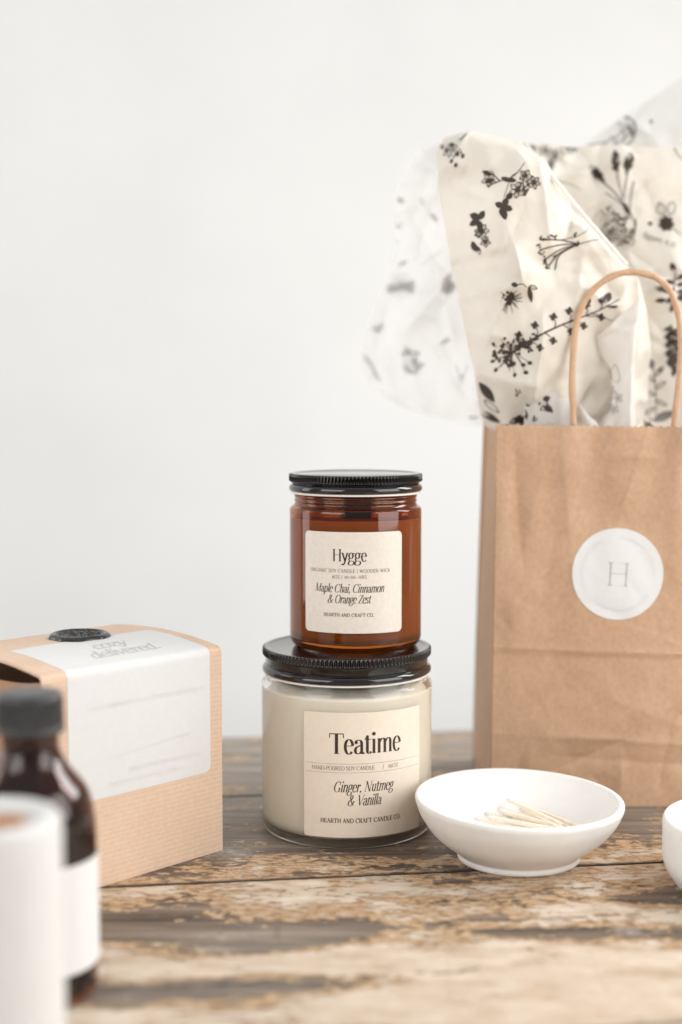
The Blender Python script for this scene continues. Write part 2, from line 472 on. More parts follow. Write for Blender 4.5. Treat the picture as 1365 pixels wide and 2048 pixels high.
        if ch == 'm':
            A(np.vstack([bez((.43, .50), (.49, .66), (.59, .72), (.65, .68)), bez((.65, .68), (.71, .64), (.71, .52), (.71, .46)), [(.71, .44), (.71, 0)]])); sf(.71, 0, .09); w = .83
    elif ch == 'u': A(np.vstack([[(.13, XH), (.13, .24)], bez((.13, .22), (.14, -.06), (.34, -.03), (.42, .16))])); V(.42, 0, XH); H(.03, .13, XH - TN); H(.33, .42, XH - TN); H(.42, .51, TN / 2); w = .55
    elif ch == 'i': V(.13, 0, XH); sf(.13, 0, .09); D((.03, XH - .03), (.13, XH), TN); dot(.125, .95, TK * .68); w = .26
    elif ch == 'l': V(.13, 0, 1.05); sf(.13, 0, .09); D((.03, 1.02), (.13, 1.05), TN); w = .26
    elif ch == 't': A(np.vstack([[(.15, .88), (.15, .16)], bez((.15, .14), (.15, -.04), (.28, -.02), (.33, .09))])); H(.02, .32, XH - TN / 2); D((.03, XH), (.15, .9), TN); w = .34
    elif ch == 'r': V(.13, 0, XH); sf(.13, 0, .09); D((.03, XH - .03), (.13, XH), TN); A(bez((.14, .46), (.18, .62), (.26, .72), (.34, .66))); dot(.34, .61); w = .40
    elif ch == 'f': A(np.vstack([[(.15, 0), (.15, .8)], bez((.15, .82), (.16, 1.04), (.28, 1.08), (.36, .98))])); H(.03, .31, XH - TN / 2); sf(.15, 0, .09); dot(.35, .95, TK * .5); w = .34
    elif ch == 'a': A(np.vstack([bez((.09, .55), (.12, .72), (.37, .74), (.37, .46)), [(.37, .44), (.37, .12)], bez((.37, .1), (.37, -.02), (.44, -.02), (.48, .06))])); A(np.vstack([bez((.37, .42), (.20, .38), (.07, .32), (.07, .17)), bez((.07, .17), (.07, -.06), (.30, -.04), (.37, .14))])); dot(.11, .55, TK * .55); w = .49
    elif ch == 'e': A(np.vstack([[(.08, .39), (.41, .39)], ])); A(el(.245, .35, .175, .36, 8, 318, 34)); w = .47
    elif ch == 'c': A(el(.245, .35, .175, .36, 45, 318, 30)); dot(.36, .56, TK * .55); w = .44
    elif ch == 'o': A(el(.255, .35, .185, .36, 0, 360, 40)); w = .51
    elif ch == 'd': A(el(.235, .35, .165, .36, 30, 330, 30)); V(.39, 0, 1.05); H(.30, .39, 1.04); H(.39, .47, TN / 2); w = .53
    elif ch == 'p': V(.13, -.32, XH); sf(.13, -.31, .09); D((.03, XH - .03), (.13, XH), TN); A(el(.285, .35, .165, .36, -150, 150, 30)); w = .53
    elif ch == 'g':
        A(el(.235, .47, .15, .24, 0, 360, 34)); D((.36, .62), (.47, .69), TN * 1.6); dot(.47, .67, TK * .38)
        A(np.vstack([bez((.15, .26), (.02, .16), (.06, .06), (.24, .05)), bez((.24, .05), (.50, .05), (.50, -.12), (.42, -.22)), bez((.42, -.22), (.30, -.36), (.02, -.34), (.04, -.14)), bez((.04, -.14), (.06, -.02), (.14, .02), (.20, .05))])); w = .50
    elif ch == 's': A(np.vstack([bez((.33, .56), (.29, .74), (.06, .74), (.07, .53)), bez((.07, .53), (.08, .36), (.35, .36), (.35, .17)), bez((.35, .17), (.35, -.05), (.08, -.05), (.05, .15))])); D((.33, .68), (.33, .54), TN); D((.05, .02), (.05, .17), TN); w = .42
    elif ch == 'v': D((.05, XH), (.24, 0), TK); D((.24, 0), (.42, XH), TN * 1.2); sf(.05, XH, .08); sf(.42, XH, .07); w = .47
    elif ch == 'y': D((.05, XH), (.25, .02), TK); A(np.vstack([[(.43, XH), (.24, -.02)], bez((.23, -.05), (.17, -.26), (.10, -.32), (.03, -.26))])); dot(.04, -.24, TK * .55); sf(.06, XH, .09); sf(.43, XH, .07); w = .48
    elif ch == 'z': H(.05, .36, XH - TN / 2); D((.35, XH), (.06, 0), TK); H(.05, .38, TN / 2); D((.05, XH), (.04, .55), TN); D((.38, 0), (.39, .16), TN); w = .43
    elif ch == '0': A(el(.27, .42, .2, .43, 0, 360, 36)); w = .54
    elif ch == '1': V(.2, 0, .85); sf(.2, 0); D((.08, .72), (.2, .85), TN); w = .38
    elif ch == '4': V(.37, 0, .85); D((.36, .85), (.05, .26), TN * 1.3); H(.05, .5, .26); sf(.37, 0, .08); w = .55
    elif ch == '5': D((.12, .84), (.10, .48), TN * 1.3); H(.12, .42, .83, TN * 2); A(bez((.10, .48), (.52, .62), (.56, -.05), (.08, .03))); w = .50
    elif ch == '6': A(el(.26, .28, .18, .29, 0, 360, 32)); A(bez((.08, .3), (.08, .65), (.24, .85), (.42, .86))); w = .52
    elif ch == '8': A(el(.26, .24, .19, .25, 0, 360, 32)); A(el(.26, .67, .15, .19, 0, 360, 28)); w = .52
    elif ch == '&':
        A(np.vstack([bez((.66, .40), (.58, .10), (.40, -.03), (.26, -.02)), bez((.26, -.02), (-.02, 0), (.00, .40), (.24, .52)), bez((.24, .52), (.48, .62), (.50, .98), (.31, .99)), bez((.31, .99), (.14, .99), (.16, .74), (.26, .58)), bez((.26, .58), (.40, .32), (.54, .02), (.72, .02))])); H(.55, .76, .42); w = .80
    elif ch == '|': V(.14, -.2, 1.1, TN * 1.6); w = .28
    elif ch == '-': H(.05, .27, .36, TN * 2); w = .32
    elif ch == '+': H(.06, .42, .4, TN * 1.6); V(.24, .2, .6, TN * 1.6); w = .48
    elif ch == '.': dot(.12, .06, TK * .7); w = .24
    elif ch == ',': dot(.12, .06, TK * .66); D((.15, .05), (.08, -.14), TN * 1.6); w = .24
    else: w = .30
    return L, w

def text(ink, s, cx, base, cap, width=None, tk=.15, tn=.045, slant=0.0, track=0.0, hs=1.0, jitter=0.0, align='c'):
    """lay one line of lettering into ink, centred on cx; width (if given) sets the total width"""
    items, x = [], 0
    for ch in s:
        L, w = glyph(ch, tk, tn)
        items.append((L, x)); x += w + track
    tot = x - track
    k = hs * cap
    if width: k = width / tot
    x0 = cx - k * tot / 2 if align == 'c' else cx
    for L, gx in items:
        dy = rnd.uniform(-1, 1) * jitter
        for st in L:
            if isinstance(st[0], str):
                _, dx, dyy, r = st
                ink.disc(x0 + k * (gx + dx) + slant * dyy * cap, base + cap * (dyy + dy), r * k * 1.05, r * cap)
                continue
            p, mode = st
            p = resample(p, .05) if len(p) == 2 else p
            q = np.stack([x0 + k * (gx + p[:, 0]) + slant * p[:, 1] * cap, base + cap * (p[:, 1] + dy)], 1)
            if mode == 'a':
                t = np.gradient(p, axis=0); t /= np.linalg.norm(t, axis=1)[:, None] + 1e-12
                w = tn + (tk - tn) * np.abs(t[:, 1]) ** 1.6
            else: w = np.full(len(p), mode)
            # horizontal squeeze acts on the stem widths, not on the hairlines
            t = np.gradient(p, axis=0); t /= np.linalg.norm(t, axis=1)[:, None] + 1e-12
            w = w * (np.abs(t[:, 1]) * k + np.abs(t[:, 0]) * cap) / (np.abs(t[:, 1]) + np.abs(t[:, 0]))
            ink.ribbon(q, w)

def cyl(R, a0=0.0, z0=0.0):
    def f(u, v):
        a = a0 + u / R
        return (R * math.sin(a), -R * math.cos(a), z0 + v)
    return f

def plane(o, eu, ev, en=(0, 0, 0), off=0):
    o, eu, ev, en = (np.array(x, float) for x in (o, eu, ev, en))
    return lambda u, v: o + eu * u + ev * v + en * off

# ------------------------------------------------------------------ setting: wall, table
def box(x0, x1, y0, y1, z0, z1):
    v = [(x, y, z) for z in (z0, z1) for y in (y0, y1) for x in (x0, x1)]
    return v, [(0, 2, 3, 1), (4, 5, 7, 6), (0, 1, 5, 4), (1, 3, 7, 5), (3, 2, 6, 7), (2, 0, 4, 6)]

wv, wf = box(-2600, 2600, 1420, 1500, -1100, 1900)
wall = mesh_obj('wall', wv, wf, M['wall'], smooth=False)
tag(wall, 'plain matte white wall behind the table', 'wall', kind='structure')

TROT = math.radians(7.6)
TU = np.array((math.cos(TROT), math.sin(TROT))); TV = np.array((-math.sin(TROT), math.cos(TROT)))
GAP0 = np.array((28.7, 655.4))
def to_xy(u, v): return GAP0[0] + TU[0] * u + TV[0] * v, GAP0[1] + TU[1] * u + TV[1] * v

def paint_field(x, y):
    """how much old paint is left on the table, as it is worn in the photo (world mm)"""
    wx = x + 26 * (fbm(x / 38, y / 26, 4, 3) - .5)
    wy = y + 15 * (fbm(x / 30, y / 22, 4, 9) - .5)
    rel = (x - GAP0[0]) * TV[0] + (y - GAP0[1]) * TV[1]      # distance behind the open joint
    p = np.where(rel > 0, .44 - np.clip(rel / 70, 0, 1) * .22, .53 + np.clip((-rel - 25) / 90, 0, 1) * .26)
    p = p + np.clip((x - 20) / 140, -.5, 1) * np.clip((-rel - 50) / 60, 0, 1) * .14
    for bx, by, rx, ry, a in (
            (-88, 588, 44, 17, -.62), (-22, 571, 52, 13, -.62), (10, 590, 36, 9, -.42), (-45, 527, 44, 9, -.66), (-85, 520, 30, 10, -.5),
            (8, 528, 30, 7, -.40), (98, 580, 46, 10, -.60), (142, 574, 30, 12, -.5), (60, 592, 24, 6, -.32), (52, 645, 28, 7, -.22), (140, 618, 16, 14, -.30),
            (-70, 672, 60, 12, .16), (0, 672, 50, 10, .16), (-60, 640, 60, 8, .18), (20, 636, 70, 10, .14), (95, 640, 40, 10, .08),
            (150, 690, 30, 9, .22), (-60, 548, 60, 8, .2), (60, 545, 90, 18, .14), (-10, 500, 120, 14, .18)):
        dx, dy = wx - bx, wy - by
        u, v = dx * TU[0] + dy * TU[1], dx * TV[0] + dy * TV[1]
        p = p + a * np.exp(-((u / rx) ** 2 + (v / ry) ** 2) ** 1.4)
    return p, rel

def table():
    V, F = [], []
    P, G, C = [], [], []
    us = np.concatenate((np.arange(-900, -190, 30.), np.arange(-190, 230, 1.6), np.arange(230, 930, 30.)))
    th = 24.
    for v0, v1 in ((-560, -172.4), (-171.6, -.9), (.9, 140.6), (141.5, 282)):
        fine = 1.6 if v0 > -200 else 12
        vs = np.concatenate(([v0, v0 + .25, v0 + .8], np.arange(v0 + 2, v1 - 1.5, fine), [v1 - .8, v1 - .25, v1]))
        dz = np.zeros(len(vs)); dz[0] = dz[-1] = -.7; dz[1] = dz[-2] = -.2
        b = len(V)
        U, W = np.meshgrid(us, vs, indexing='ij')
        X, Y = to_xy(U, W)
        Z = np.broadcast_to(dz, X.shape) - .25 * fbm(X / 9, Y / 5, 3, 5) * (np.abs(W - v0) > 1)
        Z = Z - Z.max() * 0 + .0
        Z = np.minimum(Z, 0)
        n, m_ = X.shape
        V += list(zip(X.ravel(), Y.ravel(), Z.ravel()))
        p, rel = paint_field(X, Y)
        P += list(p.ravel())
        G += list((np.clip((rel - 25) / 70, 0, 1) * .95 + .45 * np.exp(-(((X + 20) / 60) ** 2 + ((Y - 572) / 22) ** 2)) + .5 * np.exp(-(((X + 50) / 60) ** 2 + ((Y - 522) / 18) ** 2))).clip(0, 1).ravel())
        crack = np.zeros_like(X)
        # hairline splits along the grain
        for cu0, cu1, cv, wob in ((5, 120, -66, 2.0), (95, 175, 30.5, 1.2), (-140, -70, 22, 2.5), (60, 200, -30, 1.5), (-160, 10, -115, 3)):
            d = np.abs(W - cv - wob * (fbm(U / 14, U * 0 + cv, 3, 21) - .5) * 2)
            crack = np.maximum(crack, (d < .9) * (U > cu0) * (U < cu1) * .75 * (fbm(U / 6, U * 0, 2, 5) > .42))
        edge = np.minimum(np.abs(W - v0), np.abs(W - v1))
        crack = np.maximum(crack, np.exp(-edge / .7))
        C += list(crack.ravel())
        idx = b + np.arange(n * m_).reshape(n, m_)
        for i in range(n - 1):
            for j in range(m_ - 1):
                F.append((idx[i, j], idx[i + 1, j], idx[i + 1, j + 1], idx[i, j + 1]))
        # sides and underside
        ring = list(idx[:, 0]) + list(idx[-1, 1:]) + list(idx[-2::-1, -1]) + list(idx[0, -2:0:-1])
        lb = len(V)
        for r in ring:
            q = V[r]; V.append((q[0], q[1], -th)); P.append(.1); G.append(0.3); C.append(.8)
        k = len(ring)
        for i in range(k):
            F.append((ring[(i + 1) % k], ring[i], lb + i, lb + (i + 1) % k))
        F.append(tuple(lb + i for i in range(k)))
    o = mesh_obj('wooden_table', V, F, M['wood'], sharp=50, attrs={'paint': P, 'grime': G, 'crack': C})
    tag(o, 'worn wooden table top of wide planks with peeling cream and brown paint', 'table')
table()

# ------------------------------------------------------------------ candle jars
def lid_mesh(parent, z0, hgt, R, nk, knurl_h, liner):
    """black screw lid with a knurled rim, a groove and a rolled bottom bead"""
    T = z0 + hgt
    zk = T - knurl_h
    prof = [(0, T - .5), (R - 4.2, T - .5), (R - 3.2, T - .35), (R - 2.6, T), (R - 1.2, T), (R - .5, T - .25)]
    kn = [0] * 4 + [.05, .35]
    for z in np.linspace(T - .6, zk + .5, 4): prof.append((R, z)); kn.append(1.15)
    prof += [(R - .35, zk), (R - 1.35, zk - .5)]; kn += [.5, .0]
    prof += [(R - 1.5, zk - .9), (R - 1.5, z0 + 4.7), (R - 1.9, z0 + 4.3), (R - 1.9, z0 + 4.0), (R - .6, z0 + 3.3), (R - .05, z0 + 2.3), (R + .1, z0 + 1.4), (R - .1, z0 + .5), (R - .7, z0), (R - 1.4, z0)]
    kn += [0] * 10
    prof += [(R - 2.0, z0 + .6), (R - 2.2, T - 2), (0, T - 2)]; kn += [0] * 3
    v, f = lathe(prof, nk * 8, (kn, nk))
    o = fix_normals(mesh_obj('lid', v, f, M['lid'], parent, sharp=55))
    if liner:
        v, f = lathe(rounded([(R - 4, z0 + .8), (R - 4, z0 - 1.2), (R - .9, z0 - 1.2, .5), (R - .9, z0 - .1, .4), (R - 2.0, z0 - .1), (R - 2.1, z0 + .8), (R - 4, z0 + .8)]), 128)
        fix_normals(mesh_obj('liner', v, f, M['liner'], o))
    return o

def label_mesh(parent, R, a0, w, z0, z1, mat, rc=2.0, th=.18):
    """paper label bent round a jar, rounded corners, its own thickness"""
    nu, nv = 60, 30
    V, F = [], []
    def ring(off):
        rows = []
        for j in range(nv + 1):
            t = j / nv
            z = z0 + (z1 - z0) * (.5 - .5 * math.cos(PI * t))
            e = min(z - z0, z1 - z)
            ins = rc - math.sqrt(max(0, rc * rc - (rc - e) ** 2)) if e < rc else 0
            row = []
            for i in range(nu + 1):
                u = -w / 2 + ins + (w - 2 * ins) * i / nu
                a = a0 + u / R
                row.append(len(V)); V.append(((R + off) * math.sin(a), -(R + off) * math.cos(a), z))
            rows.append(row)
        return rows
    A, B = ring(th), ring(.02)
    for j in range(nv):
        for i in range(nu):
            F.append((A[j][i], A[j][i + 1], A[j + 1][i + 1], A[j + 1][i]))
            F.append((B[j][i], B[j + 1][i], B[j + 1][i + 1], B[j][i + 1]))
    ra = A[0] + [r[-1] for r in A[1:]] + A[-1][-2::-1] + [r[0] for r in A[-2:0:-1]]
    rb = B[0] + [r[-1] for r in B[1:]] + B[-1][-2::-1] + [r[0] for r in B[-2:0:-1]]
    for i in range(len(ra)):
        j = (i + 1) % len(ra)
        F.append((ra[i], rb[i], rb[j], ra[j]))
    return fix_normals(mesh_obj('label', V, F, mat, parent, sharp=50))

# --- lower jar: clear glass, cream wax
TX, TY = 3.0, 733.5
T_TOP = 95.4
jar = thing('candle_jar', 'large clear glass candle jar of cream wax under the amber jar', 'candle', (TX, TY, 0))
R = 44.4
prof = rounded([(0, 1.2), (33, 1.2), (37, 0, 1.5), (R - 1.5, 0, 3), (R, 3.2, 3.2), (R, 77.5, 2.2), (R - 3.0, 80.2, 1.2), (R - 3.0, 90, .8), (R - 5.6, 90, .8), (R - 5.6, 80, 2), (R - 3.1, 76, 3), (R - 3.1, 6.8, 4), (R - 8, 3.9, 2), (0, 3.7)], 6)
v, f = lathe(prof, 160)
fix_normals(mesh_obj('glass_jar', v, f, M['clear'], jar, sharp=60))
prof = rounded([(0, 3.5), (R - 8, 3.7, 2), (R - 2.7, 7.2, 4), (R - 2.7, 74.5, 1), (R - 3.8, 75.2), (0, 75)], 6)
v, f = lathe(prof, 128)
fix_normals(mesh_obj('wax', v, f, M['wax'], jar))
lid_mesh(jar, 82.4, T_TOP - 82.4, 43.9, 120, 4.2, True)
LA = math.radians(13.3)
lab = label_mesh(jar, R, LA, 65, 6.6, 69.3, M['label_cream'], 1.2, .14)
ink = Ink(); ink2 = Ink()
fm = cyl(R + .20, 0, 0)
def ang_u(xmm, RR=R): return RR * math.asin(max(-1, min(1, xmm / RR)))
cu = R * LA
u0, u1 = ang_u(-6.0 - TX), ang_u(29.7 - TX)
text(ink, 'Teatime', (u0 + u1) / 2, 48.8, 10.2, u1 - u0, .135, .035)
for z in (43.7, 39.3):
    ink2.ribbon(resample([(cu - 31.5, z), (cu + 31.5, z)], 1), .16)
text(ink2, 'HAND-POURED SOY CANDLE', ang_u(-14.5 - TX), 40.55, 2.0, ang_u(16.6 - TX) - ang_u(-14.5 - TX), .15, .07, align='l')
text(ink2, '|', ang_u(21.0 - TX), 40.7, 1.8, None, .12, .08)
text(ink2, '16OZ', ang_u(26.0 - TX), 40.55, 2.0, 6.0, .13, .06)
u0, u1 = ang_u(-3.6 - TX), ang_u(27.0 - TX)
text(ink, 'Ginger, Nutmeg', (u0 + u1) / 2 - .9, 29.6, 5.3, u1 - u0 - 1, .115, .035, .22, -.02)
u0, u1 = ang_u(3.2 - TX), ang_u(20.8 - TX)
text(ink, '& Vanilla', (u0 + u1) / 2 - .6, 22.8, 5.3, u1 - u0 - 1, .115, .035, .22, -.02)
u0, u1 = ang_u(-10.2 - TX), ang_u(29.8 - TX)
text(ink, 'HEARTH AND CRAFT CANDLE CO.', (u0 + u1) / 2, 14.0, 2.3, u1 - u0, .17, .075, 0, .05)
ink.obj('lettering', fm, M['ink'], lab)
ink2.obj('fine_print', fm, M['ink_grey'], lab)

# --- upper jar: amber glass
HX, HY = 7.6, 737.0
jar2 = thing('candle_jar', 'small amber glass candle jar stacked on top of the larger jar', 'candle', (HX, HY, T_TOP + .02))
R2 = 34.3
prof = rounded([(0, 1.0), (24, 1.0), (28, 0, 1.5), (R2 - 2.5, 0, 3), (R2, 3.6, 3.5), (R2, 71.8, 2.6), (R2 - 2.2, 73.2, 1.0), (R2 - 2.9, 74.6, .5), (R2 - 2.2, 75.6, .6), (R2 - 2.9, 76.6, .5), (R2 - 2.2, 77.9, .6), (R2 - 2.9, 79.0, .5), (R2 - 2.9, 87.2, .8), (R2 - 5.0, 87.2, .8), (R2 - 5.0, 74, 2), (R2 - 2.6, 70, 3), (R2 - 2.6, 7.2, 4), (R2 - 7, 4.6, 2), (0, 4.2)], 6)
v, f = lathe(prof, 144)
fix_normals(mesh_obj('glass_jar', v, f, M['amber'], jar2, sharp=60))
prof = rounded([(0, 4.0), (R2 - 7, 4.4, 2), (R2 - 2.3, 7.0, 4), (R2 - 2.3, 66.8, .8), (R2 - 3.5, 67.4), (0, 66.8)], 6)
v, f = lathe(prof, 128)
fix_normals(mesh_obj('wax', v, f, M['wax_amber'], jar2))
v, f = box(-8, 8, -.6, .6, 66, 74.5)
mesh_obj('wick', v, f, M['wick'], jar2, smooth=False)
lid_mesh(jar2, 80.4, 185.0 - T_TOP - 80.4, 34.6, 116, 4.2, True)
LA2 = math.radians(-3.0)
lab = label_mesh(jar2, R2, LA2, 53.5, 11.0, 61.8, M['label_amber'], 2.4, .2)
ink = Ink(); ink2 = Ink()
def au(x): return R2 * math.asin(max(-1, min(1, (x - HX) / R2)))
B2 = -T_TOP
def line(i, s, x0, x1, z, cap, **k):
    text(i, s, (au(x0) + au(x1)) / 2 - k.get('slant', 0) * cap * .35, z + B2, cap, au(x1) - au(x0) - k.get('slant', 0) * cap * .7, **k)
line(ink, 'Hygge', -4.4, 12.9, 142.6, 6.1, tk=.125, tn=.036)
line(ink2, 'ORGANIC SOY CANDLE | WOODEN WICK', -15.2, 24.6, 137.0, 1.75, tk=.16, tn=.08, track=.07)
line(ink2, '8OZ | 40-50+ HRS', -4.4, 12.8, 134.0, 1.6, tk=.16, tn=.08, track=.1)
line(ink, 'Maple Chai, Cinnamon', -13.0, 22.0, 127.0, 4.2, tk=.118, tn=.036, slant=.22, track=-.02)
line(ink, '& Orange Zest', -6.8, 15.3, 121.6, 4.2, tk=.118, tn=.036, slant=.22, track=-.02)
line(ink, 'HEARTH AND CRAFT CO.', -8.7, 16.4, 114.8, 1.75, tk=.15, tn=.07, track=.05)
ink.obj('lettering', cyl(R2 + .27), M['ink'], lab)
ink2.obj('fine_print', cyl(R2 + .27), M['ink_grey'], lab)

# ------------------------------------------------------------------ bowl, dish
bowl = thing('bowl', 'white footed stoneware bowl with matches in it, in front of the paper bag', 'bowl', (86.6, 679.0, 0), 0)
prof = rounded([(0, 1.2), (25.5, 1.2), (26.5, 0, .8), (29.4, 0, 1), (29.9, 1.6, .8), (29.2, 3.0, .8), (31, 4.4, .6), (41.5, 12.0, 6), (48.2, 21.5, 6), (50.6, 28.2, 2.0), (50.2, 30.4, 1.4), (47.6, 30.2, 1.4), (46.0, 25.5, 6), (39, 16.5, 6), (28, 9.2, 8), (12, 7.0, 4), (0, 6.8)], 7)
v, f = lathe(prof, 160, wob=.006)
v = np.array(v); v[:, 2] += np.clip(v[:, 2] - 8, 0, None) / 22 * (v[:, 0] * -.022 + v[:, 1] * .018)
fix_normals(mesh_obj('bowl_body', v, f, M['ceramic'], bowl, sharp=60))

dish = thing('dish', 'white straight-sided stoneware dish cut by the right edge of the photo', 'dish', (195.0, 640.0, 0), 0)
prof = rounded([(0, .8), (36, .8), (38, 0, 1), (40.5, 0, 2), (46.0, 8.5, 7), (46.2, 27.5, 1), (45.6, 30.6, 1.5), (42.6, 30.4, 1.5), (42.0, 26, 2), (41.5, 10, 6), (32, 5.2, 6), (0, 5)], 7)
v, f = lathe(prof, 144, wob=.004)
fix_normals(mesh_obj('dish_body', v, f, M['ceramic'], dish, sharp=60))

# matches: one, then copies
def match_proto():
    t = thing('matchstick', 'short pale matchstick in the loose pile inside the white bowl', 'matchstick', (0, 0, 0), 0, 'matches piled in the bowl')
    v, f = box(-17, 17, -.8, .8, -.8, .8)
    bm_o = mesh_obj('stick', v, f, M['match'], t, smooth=False)
    pr = [(0, -2.6), (1.0, -2.2), (1.45, -1), (1.5, 0), (1.3, 1.2), (.6, 2.1), (0, 2.3)]
    v, f = lathe(pr, 12)
    v = [(-16.6 + z, x * .8, y * .8) for x, y, z in v]
    fix_normals(mesh_obj('match_head', v, f, M['match_head'], t))
    return t
def copy_tree(o):
    c = o.copy(); COL.objects.link(c)
    for ch in list(o.children):
        d = ch.copy(); COL.objects.link(d); d.parent = c
    return c
mp = match_proto()
spots = [(-8, 3, 8.6, -42, 0), (-3, 6, 8.6, -50, 1), (3, 3, 8.6, -47, 0), (8, 5, 8.6, -38, -1), (13, 1, 9.2, -52, 0), (-12, -3, 8.8, -28, 0),
         (0, 1, 11.0, -33, 0), (6, -2, 11.0, -56, 0), (-5, -5, 10.8, -18, 0), (11, 5, 11.2, -44, 0), (2, 6, 13.2, -48, 1)]
for i, (x, y, z, a, tl) in enumerate(spots):
    o = mp if i == 0 else copy_tree(mp)
    o.location = ((86.6 + x + 9) * S, (679 + y + 15) * S, (z + 3.0) * S)
    o.rotation_euler = (0, math.radians(5 + tl * 3), math.radians(a))
m2 = copy_tree(mp)
del m2['group']
m2['label'] = 'lone matchstick lying on the table behind the large candle jar'
m2.location = (-29 * S, 768 * S, 1.3 * S); m2.rotation_euler = (0, 0, math.radians(38))

# ------------------------------------------------------------------ kraft box
BXN = np.array((-58.7, 690.2)); BD = np.array((-.695, -.719)); BN = np.array((-.719, .695))   # right bottom corner; along the front towards the viewer; into depth
BL, BDp, BH = 104., 86., 102.4
ang = math.atan2(BD[1], BD[0])
kb = thing('kraft_box', 'square brown kraft gift box with a white label folded over its top edge', 'box', (BXN[0], BXN[1], 0), ang)
# local frame: x along the front face (right corner -> near corner), y = -depth, z up  (rotation by ang maps +x to BD; depth = -y)
def bfront(u, z):  # x position along front, 0..BL
    return (u, 0, z)
def top_z(u, d):
    """the lid bulges a little; u along the front, d depth"""
    a = np.clip(u / BL, 0, 1); b = np.clip(d / BDp, 0, 1)
    return BH + 3.2 * np.sin(PI * np.clip(b, 0, 1)) ** .8 * (1 - .35 * np.abs(a - .4)) + 1.2 * b
th = 1.3
# lid + front as one bent sheet of board
V, F = [], []
path = []   # (depth, kind) along front bottom -> top -> back
rf = 3.5
prof = [(0, z) for z in np.linspace(0, BH - rf, 14)]
for t in np.linspace(0, PI / 2, 7)[1:]:
    prof.append((rf - rf * math.cos(t), BH - rf + rf * math.sin(t)))
dd = np.linspace(rf, BDp, 22)[1:]
nu = 40
def sheet(off):
    rows = []
    for (d, z) in prof:
        rows.append((d, z, None))
    for d in dd: rows.append((d, None, None))
    out = []
    for k, (d, z, _) in enumerate(rows):
        row = []
        for i in range(nu + 1):
            u = BL * i / nu
            if z is None:
                zz = float(top_z(u, d) - (top_z(u, rf) - BH) * max(0, 1 - (d - rf) / 25)) - off
                p = (u, -d, zz)
            else:
                # the near end of the lid edge is softly rolled
                bow = .9 * math.sin(PI * u / BL) * math.sin(PI * min(1, z / BH))
                if z > BH - rf - 1e-6:
                    k2 = (rf - off) / rf
                    p = (u, -(rf - (rf - d) * k2) + bow * 0, BH - rf + (z - BH + rf) * k2)
                else: p = (u, -off + bow * .6, z)
            row.append(p)
        out.append(row)
    return out
A, B = sheet(0), sheet(th)
def add_grid(rows, flip=False):
    b = len(V); n = len(rows[0])
    for r in rows: V.extend(r)
    for j in range(len(rows) - 1):
        for i in range(n - 1):
            q = (b + j * n + i, b + j * n + i + 1, b + (j + 1) * n + i + 1, b + (j + 1) * n + i)
            F.append(q[::-1] if flip else q)
    return [[b + j * n + i for i in range(n)] for j in range(len(rows))]
ia, ib = add_grid(A), add_grid(B, True)
ra = ia[0] + [r[-1] for r in ia[1:]] + ia[-1][-2::-1] + [r[0] for r in ia[-2:0:-1]]
rb = ib[0] + [r[-1] for r in ib[1:]] + ib[-1][-2::-1] + [r[0] for r in ib[-2:0:-1]]
for i in range(len(ra)):
    j = (i + 1) % len(ra); F.append((ra[i], rb[i], rb[j], ra[j]))
fix_normals(mesh_obj('box_wrap', V, F, M['kraft_box'], kb, sharp=50))
# right end, back and floor
def slab(name, x0, x1, y0, y1, z0, z1, mat, par):
    v, f = box(x0, x1, y0, y1, z0, z1); return mesh_obj(name, v, f, mat, par, smooth=False)
slab('end_panel', .4, 1.6, -BDp + 1.6, -1.5, .2, BH - .4, M['kraft_box'], kb)
slab('back_panel', .4, BL - .4, -BDp + .2, -BDp + 1.5, .2, BH + .6, M['kraft_box'], kb)
slab('floor_panel', 1.7, BL - 2.2, -BDp + 1.6, -1.5, .2, 1.4, M['kraft_box'], kb)
# near end: tucked-in panel whose top edge sags below the lid, leaving a dark slot
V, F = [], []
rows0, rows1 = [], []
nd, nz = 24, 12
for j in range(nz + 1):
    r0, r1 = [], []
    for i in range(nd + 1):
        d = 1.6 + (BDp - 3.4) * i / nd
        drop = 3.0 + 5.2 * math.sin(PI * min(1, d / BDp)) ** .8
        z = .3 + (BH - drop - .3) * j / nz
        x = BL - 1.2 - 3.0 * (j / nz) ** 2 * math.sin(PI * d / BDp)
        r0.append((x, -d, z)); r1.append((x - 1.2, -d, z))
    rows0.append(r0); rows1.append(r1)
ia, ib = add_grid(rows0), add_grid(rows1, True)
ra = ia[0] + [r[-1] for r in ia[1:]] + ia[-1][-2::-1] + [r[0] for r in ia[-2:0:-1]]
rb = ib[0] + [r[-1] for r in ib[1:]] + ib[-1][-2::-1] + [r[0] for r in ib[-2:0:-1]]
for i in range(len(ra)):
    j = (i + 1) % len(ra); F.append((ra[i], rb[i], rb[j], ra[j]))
fix_normals(mesh_obj('end_flap', V, F, M['kraft_shaded'], kb, sharp=50))
